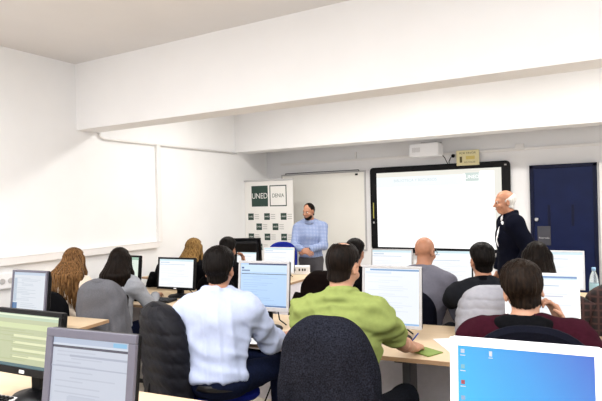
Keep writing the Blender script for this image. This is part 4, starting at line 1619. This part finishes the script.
# hair colours and clothes
H_BLACK = hairmat('black_hair', (0.0018, 0.0013, 0.0012), (0.008, 0.0055, 0.0045))
H_DARK = hairmat('dark_brown_hair', (0.0028, 0.0018, 0.0014), (0.013, 0.0075, 0.005))
H_BROWN = hairmat('brown_hair', (0.004, 0.0023, 0.0016), (0.020, 0.0115, 0.007))
H_CHEST = hairmat('chestnut_hair', (0.040, 0.016, 0.006), (0.26, 0.135, 0.052))
H_BLOND = hairmat('dark_blond_hair', (0.10, 0.050, 0.014), (0.36, 0.21, 0.072))
H_WHITE = hairmat('white_hair', (0.50, 0.48, 0.45), (0.75, 0.73, 0.70), 0.6)
H_GREY = hairmat('grey_stubble', (0.30, 0.22, 0.18), (0.45, 0.35, 0.30), 0.6)
C_PALE = mat('pale_blue_knit', s2l(172, 181, 207), 0.9, var=0.03, scale=60, bump=0.12, bscale=240)
C_GREEN = mat('lime_green_jersey', s2l(132, 143, 82), 0.9, var=0.05, scale=50, bump=0.12, bscale=240)
C_MAROON = mat('maroon_sweat', s2l(46, 15, 25), 0.95, var=0.15, scale=70, bump=0.2, bscale=260)
C_BLACK = mat('black_jersey', (0.004, 0.004, 0.005), 0.9, var=0.2, scale=60, bump=0.15, bscale=260)
C_GREY = mat('grey_shirt_cotton', s2l(112, 111, 122), 0.85, var=0.05, scale=50, bump=0.1, bscale=220)
C_POLO = mat('charcoal_polo', s2l(30, 31, 35), 0.9, var=0.1, scale=60, bump=0.15, bscale=240)
C_CREAM = mat('cream_knit', s2l(232, 216, 198), 0.9, var=0.04, scale=60, bump=0.15, bscale=240)
C_LGREY = mat('light_grey_knit', s2l(150, 152, 158), 0.9, var=0.06, scale=60, bump=0.2, bscale=240)
C_CHECK = checkmat('blue_check_shirt', s2l(116, 134, 176), s2l(182, 190, 212), 16.0, rough=0.8)
C_NAVY = mat('navy_suit_wool', s2l(11, 13, 25), 0.85, var=0.12, scale=80, bump=0.1, bscale=300)
C_WHITE = mat('white_shirt_cotton', s2l(238, 238, 242), 0.85, var=0.01)
C_JEANS = mat('dark_denim', s2l(20, 26, 48), 0.9, var=0.3, scale=90, bump=0.2, bscale=320)
C_DARKT = mat('black_trouser_cloth', s2l(20, 22, 28), 0.9, var=0.25, scale=90, bump=0.15, bscale=320)
C_GREYT = mat('grey_trouser_cloth', s2l(84, 82, 86), 0.9, var=0.08, scale=80)
C_SHOE = mat('black_leather', (0.012, 0.011, 0.011), 0.35, var=0.1)
C_SOLE = mat('grey_trainer', s2l(60, 60, 64), 0.6, var=0.3, scale=20)
C_BELT = mat('black_belt_leather', (0.010, 0.009, 0.009), 0.4)


def chair_for(t, label, dx=0.0, **k):
    return chair(label, t.location.x + dx, t.location.y, t.rotation_euler.z, **k)


def coat_for(t, *a, dx=0.0, **k):
    return coat(a[0], a[1], a[2], t.location.x + dx, t.location.y, t.rotation_euler.z, *a[3:], **k)


def glasses(t, inf):
    p = PM()
    P = lambda x, y, z: inf['hc'] + inf['A'] @ np.array((x, y, z)) * inf['s']
    for q in (-1, 1):
        p.tube([P(q * 0.083, -0.015, 0.012), P(q * 0.083, 0.03, 0.014), P(q * 0.066, 0.098, 0.012)], 0.0022, M_BLACKP, n=6)
        p.tube([P(q * 0.033 + 0.026 * math.cos(a), 0.104, 0.004 + 0.019 * math.sin(a)) for a in [2 * PI * k / 16 for k in range(17)]], 0.002, M_BLACKP, n=6)
    p.tube([P(-0.009, 0.106, 0.008), P(0.009, 0.106, 0.008)], 0.002, M_BLACKP, n=6)
    p.build('glasses', t)


# man in pale blue sweater
t, inf = person('person in a pale blue sweater and dark jeans with short black hair, seen from behind', (-2.03, 2.5), 1.397, 20, M_SKIN2, s=1.0, sw=0.208, g=1.0, lean=11, side=-3,
       hyaw=5, hpitch=10, hroll=0, larm=dict(ww=(-2.52, 2.98, 0.80), pole=(-0.8, -0.1, -0.5)), rarm=dict(ww=(-1.80, 2.93, 0.815), f=(0.35, 0.9, -0.05), n=(0, 0, 1), curl=22, cuff=.42, pole=(0.1, -0.1, -1)),
       shirt=C_PALE, shirt_name='sweater', trousers=C_JEANS, shoes=C_SHOE, hairdo=short_hair(0.020, front=0.07, nape=-0.060, tuft=0.010, amp=0.003, freq=34), hair=H_BLACK, voxb=0.006, wr=0.018, hem=0.662, belt=C_BELT, collar='same', seed=3, h0=0.65,
       legs=[((-0.095, 0.03, 0.65), (-0.10, 0.45, 0.66), (0.29, 0.47, 0.635)), ((0.095, 0.03, 0.655), (0.27, 0.42, 0.625), (0.27, 0.46, 0.09))])
chair('blue office chair under the man in the pale blue sweater', -2.22, 2.55, R(-27), ztop=0.98, fab=M_BLUEF, zs=0.55, sdx=0.09, sdy=0.04)
coat('puffer_jacket', 'black quilted puffer jacket hung on the blue chair behind the grey monitor', 'jacket', -2.22, 2.55, R(-27), 1.085, 0.42, 0.50, 0.58, 0.19, M_PUFFB, style='puff', seed=2, amp=0.010, pitch=0.078, shoulder=0.42, sleeves=False)

# man in green
t, inf = person('person in a lime green T-shirt with thinning dark hair, writing, seen from behind', (-1.225, 2.55), 1.452, 10, M_SKIN, s=1.02, sw=0.205, g=1.10, lean=12, side=0, drop=0.092,
       hyaw=-14, hpitch=16, hroll=2, larm=dict(ww=(-1.52, 2.98, 0.80)), rarm=dict(ww=(-1.0, 2.99, 0.805), f=(0.15, 0.9, -0.08), n=(0.25, -0.1, 1), curl=45, pole=(0.55, -0.4, -0.9)),
       shirt=C_GREEN, shirt_name='t_shirt', sleeve='short', trousers=C_DARKT, shoes=C_SHOE, hairdo=short_hair(0.010, front=0.085, nape=-0.072, amp=0.0016, freq=34, crown=(0, -0.028, 0.088, 0.046)), hair=H_DARK, voxb=0.006, wr=0.020, hem=0.52, collar='same', seed=5,
       legs=[((-0.095, 0.03, 0.525), (-0.18, 0.45, 0.54), (-0.18, 0.47, 0.09)), ((0.095, 0.03, 0.53), (0.27, 0.46, 0.555), (0.28, 0.48, 0.09))])
p = PM()
w_ = inf['arms'][1][2]
p.tube([w_ + np.array((-0.03, 0.095, -0.005)), w_ + np.array((0.03, 0.05, 0.075))], 0.004, mat('pen_plastic', s2l(40, 70, 150), 0.4), n=8)
tag(p.build('pen', loc=t.location, rot=t.rotation_euler), 'blue pen in the right hand of the man in green', 'pen')
chair_for(t, 'office chair under the man in green, mostly covered by the charcoal coat', ztop=1.0, dx=0.04)
coat_for(t, 'wool_coat', 'charcoal wool coat draped over the chair back behind the green T-shirt', 'coat', 1.158, 0.30, 0.40, 0.56, 0.18, M_FELT, seed=4, amp=0.018, shoulder=0.30, solid=0.010, collar=False, sleeves=False, dx=0.04)

# man in maroon
t, inf = person('person in a maroon hooded sweatshirt resting his chin on his hand, seen from behind', (-0.315, 2.42), 1.390, 8, M_SKIN, s=0.95, sw=0.21, g=1.08, lean=10, side=-2, drop=0.045,
       hyaw=4, hpitch=14, hroll=-9, larm=dict(ww=(-0.44, 2.80, 0.88), pole=(-0.15, -0.2, -1)), rarm=dict(ww=(-0.175, 2.585, 1.10), f=(-0.38, 0.0, 0.9), n=(0.75, 0.35, 0.2), curl=50, pole=(0.5, 0.35, -0.9), cuff=.93),
       shirt=C_MAROON, shirt_name='sweatshirt', trousers=C_DARKT, hairdo=short_hair(0.016, front=0.07, nape=-0.060, tuft=0.006, amp=0.0042, freq=30), hair=H_BROWN, voxb=0.006, wr=0.014, seed=7)
F = Field(0.03)
nb, B = inf['nb'], inf['B']
for k in range(12):
    a0, a1 = PI * .28 + (2 * PI - PI * .56) * k / 12, PI * .28 + (2 * PI - PI * .56) * (k + 1) / 12
    pt = lambda a: nb + np.array((0.092 * math.sin(a), 0.080 * math.cos(a) - 0.005, 0.016 - 0.03 * math.cos(a)))
    F.cap(pt(a0), pt(a1), 0.027, k=0.02)
F.ell(nb + np.array((0, -0.105, -0.055)), (0.115, 0.035, 0.085), B, k=0.04)
F.build('hood', 0.008, C_BLACK, t, wrinkle=0.007, seed=12)
chair_for(t, 'dark navy office chair with a rounded back under the man in maroon', ztop=1.225, bw=0.46, bh=0.52, fab=M_NAVYF, rad=0.21)

# bald man in grey
t, inf = person('person in a grey shirt with a bald head and glasses, seen from behind', (-1.31, 4.3), 1.36, 0, M_SKIN3, s=1.0, sw=0.20, g=1.08, lean=11, side=2,
       hyaw=-10, hpitch=10, shirt=C_GREY, trousers=C_DARKT, collar=C_GREY, voxb=0.0075, wr=0.014, seed=9)
glasses(t, inf)
chair_for(t, 'dark navy chair under the bald man in grey', ztop=0.99, fab=M_NAVYF)

# man in dark polo, grey puffer on his chair
t, inf = person('person in a dark charcoal polo sitting on the chair with the light grey puffer jacket', (-0.79, 3.97), 1.335, 20, M_SKIN2, s=0.98, sw=0.195, g=1.0, lean=9,
       hyaw=10, hpitch=6, larm=dict(ww=(-1.08, 4.36, 0.82), f=(0.1, 1, 0), pole=(-0.8, -0.4, -.6)), shirt=C_POLO, shirt_name='polo_shirt', sleeve='short', trousers=C_JEANS, collar=C_BLACK,
       hairdo=short_hair(0.014, front=0.07, nape=-0.064, tuft=0.008, amp=0.002, freq=34), hair=H_BLACK, voxb=0.0075, wr=0.012, seed=11)
chair_for(t, 'black chair under the man in the dark polo', ztop=0.97)
coat_for(t, 'puffer_jacket', 'light grey quilted puffer jacket over the chair back of the man in the dark polo', 'jacket', 1.10, 0.48, 0.44, 0.50, 0.19, M_PUFFG, style='puff', seed=8, amp=0.008, pitch=0.060, shoulder=0.40, collar=False, sleeves=False)

# woman with dark hair near the door
t, inf = person('person with shoulder-length dark brown hair in front of the navy door', (-0.465, 4.38), 1.32, 8, M_SKIN, s=0.95, sw=0.165, g=0.92, lean=9, hpitch=12,
       shirt=C_BLACK, shirt_name='top', trousers=C_DARKT, hairdo=long_hair(0.24, 0.085, 0.012, amp=0.004), hair=H_DARK, voxb=0.008, seed=13)
chair_for(t, 'black chair under the dark-haired woman near the door', ztop=0.97)

# dark-haired person behind the man in green, dark brown coat on the chair
t, inf = person('person with short black hair half hidden behind the man in green', (-2.06, 4.56), 1.30, 4, M_SKIN2, s=0.97, sw=0.18, g=0.95, lean=9, side=12,
       hpitch=10, larm=dict(w=(-0.02, 0.38, 0.80)), shirt=C_BLACK, shirt_name='sweater', trousers=C_JEANS, hairdo=short_hair(0.018, tuft=0.006), hair=H_BLACK, voxb=0.008, seed=15)
chair_for(t, 'black chair under the half hidden black-haired person', ztop=0.96)
coat_for(t, 'coat', 'dark brown coat over a chair back between the two nearest men', 'coat', 1.055, 0.40, 0.44, 0.58, 0.17, M_BROWNC, seed=14, amp=0.010, shoulder=0.45, collar=False, dx=-0.06)

# two young women by the left wall
t, inf = person('person with long wavy chestnut hair and a cream top by the left wall', (-4.46, 3.30), 1.275, 14, M_SKIN, s=0.94, sw=0.165, g=0.9, lean=8, hpitch=10, hyaw=-4,
       shirt=C_CREAM, shirt_name='top', trousers=C_JEANS, hairdo=long_hair(0.43, 0.12, 0.05, amp=0.007, freq=18), hair=H_CHEST, voxb=0.008, seed=17)
chair_for(t, 'black chair under the young woman in the cream top', ztop=0.93)
t, inf = person('person with long straight dark hair and a light grey sweater, typing', (-3.90, 3.37), 1.285, 22, M_SKIN, s=0.94, sw=0.165, g=0.9, lean=9, hpitch=8, hyaw=-4,
       rarm=dict(ww=(-3.80, 3.70, 0.805), f=(-0.1, 1, 0), curl=26), larm=dict(ww=(-4.06, 3.70, 0.805), f=(0.1, 1, 0), curl=26),
       shirt=C_LGREY, shirt_name='sweater', trousers=C_JEANS, hairdo=long_hair(0.42, 0.095, 0.02, amp=0.003, freq=26), hair=H_DARK, voxb=0.007, seed=19)
chair_for(t, 'black chair under the young woman in the grey sweater', ztop=0.94, dx=0.01, bw=0.36)
coat_for(t, 'wool_coat', 'mid grey wool coat over the chair of the young woman with dark hair', 'coat', 1.055, 0.40, 0.40, 0.48, 0.18, M_GREYW, seed=6, amp=0.020, shoulder=0.34, sleeves=False, dx=0.01)

# two in the far left row
t, inf = person('person with long dark blond hair in the far left row', (-4.20, 4.72), 1.27, 0, M_SKIN, s=0.95, sw=0.17, g=0.92, lean=9, hpitch=8,
       shirt=C_BLACK, shirt_name='top', trousers=C_JEANS, hairdo=long_hair(0.33, 0.09, 0.012, amp=0.006, freq=20), hair=H_BLOND, voxb=0.008, seed=21)
chair_for(t, 'black chair under the dark blond woman', ztop=0.95)
coat_for(t, 'coat', 'black coat over the chair of the dark blond woman', 'coat', 1.06, 0.40, 0.44, 0.62, 0.17, M_BLACKC, seed=16, amp=0.010, shoulder=0.32, collar=False)
t, inf = person('person in black with short black hair, one hand raised to the face', (-3.62, 4.62), 1.285, 15, M_SKIN2, s=0.97, sw=0.18, g=0.95, lean=8, hpitch=8,
       rarm=dict(ww=(-3.585, 4.86, 0.97), f=(-0.15, 0.05, 1), n=(0.7, 0.6, 0), curl=40, pole=(0.5, 0.2, -1)), shirt=C_BLACK, shirt_name='sweater', trousers=C_JEANS,
       hairdo=short_hair(0.022, tuft=0.008), hair=H_BLACK, voxb=0.007, seed=23)
chair_for(t, 'black chair under the person with the raised hand', ztop=0.95)

# empty chairs
chair('royal blue chair with a rounded back beside the standing man in light blue', -4.10, 6.36, R(48), ztop=1.13, bw=0.45, bh=0.48, fab=M_BLUEF, rad=0.2)
chair('chair under the dark red tartan coat at the right edge', 0.07, 4.30, R(5), ztop=0.98)
coat('tartan_coat', 'dark red tartan coat over the chair at the right edge', 'coat', 0.07, 4.30, R(5), 1.09, 0.42, 0.43, 0.56, 0.18, M_PLAID, seed=18, amp=0.014, shoulder=0.22, collar=False)

# standing man in light blue
t, inf = person('person standing with clasped hands in a light blue checked shirt, by the whiteboard', (-3.71, 6.62), 1.65, 196, M_SKIN2, stand=True, s=0.943, sw=0.195, g=1.02, lean=2, drop=0.088,
       hyaw=-24, hpitch=10, hoff=(0, 0.015), larm=dict(w=(-0.035, 0.25, 1.0), f=(0.8, 0.35, -0.25), n=(-0.2, 0.8, 0.5), curl=35, pole=(-1, -0.5, -0.4)),
       rarm=dict(w=(0.045, 0.27, 0.99), f=(-0.8, 0.35, -0.25), n=(0.2, 0.8, 0.5), curl=35, pole=(1, -0.5, -0.4)),
       shirt=C_CHECK, trousers=C_GREYT, shoes=C_SHOE, belt=C_BELT, collar=C_CHECK, hem=0.885, hairdo=short_hair(0.008, front=0.10, nape=-0.060, amp=0.001, freq=30, crown=(0, 0.085, 0.055, 0.050)), hair=H_DARK, voxb=0.006, wr=0.010, faceparts=True, seed=25)
# beard
hc, A, s_ = inf['hc'], inf['A'], inf['s']
F = Field(0.012)
F.ell(hc + A @ np.array((0, 0.030, -0.062)) * s_, np.array((0.062, 0.066, 0.062)) * s_, A, k=0.02)
F.ell(hc + A @ np.array((0, 0.055, -0.094)) * s_, np.array((0.031, 0.030, 0.022)) * s_, A, k=0.02)
F.cap(hc + A @ np.array((-0.022, 0.093, -0.047)) * s_, hc + A @ np.array((0.022, 0.093, -0.047)) * s_, 0.007 * s_, k=0.006)
F.half(hc + A @ np.array((0, 0.06, -0.058)) * s_, A @ np.array((0, 0.75, 1.0)), 0.01)
F.build('beard', 0.0055, H_DARK, t)
# wristwatch on his left wrist
S_, E_, W_, _sp = inf['arms'][0]
p = PM()
d_ = unit(W_ - E_)
c_ = W_ - d_ * 0.025
p.tube([c_ - d_ * 0.011, c_ + d_ * 0.011], 0.036, C_BELT, n=20)
p.tube([c_ + np.array((0, 0.030, 0.012)), c_ + np.array((0, 0.040, 0.016))], 0.018, M_DGREYP, n=18)
p.build('wristwatch', t)

# standing man in navy suit
t, inf = person('person standing in a dark navy suit, bald with white side hair, by the big screen', (-0.915, 5.82), 1.745, 112, M_SKIN3, stand=True, s=1.0, sw=0.20, g=1.06, lean=3,
       hyaw=6, hpitch=6, larm=dict(w=(-0.235, 0.03, 0.93), f=(0.2, 0.55, -0.6), n=(-1, 0, 0), pole=(-0.5, -1, 0)), rarm=dict(w=(0.24, 0.10, 0.84), f=(0, 0.15, -1), n=(1, 0, 0), pole=(0.4, -1, 0)),
       shirt=C_WHITE, trousers=C_NAVY, shoes=C_SHOE, jacket=C_NAVY, collar=C_WHITE, hairdo=short_hair(0.009, front=0.03, nape=-0.066, side=-0.012, top=0.066, amp=0.0015, freq=30), hair=H_WHITE, voxb=0.006, faceparts=True, seed=27)
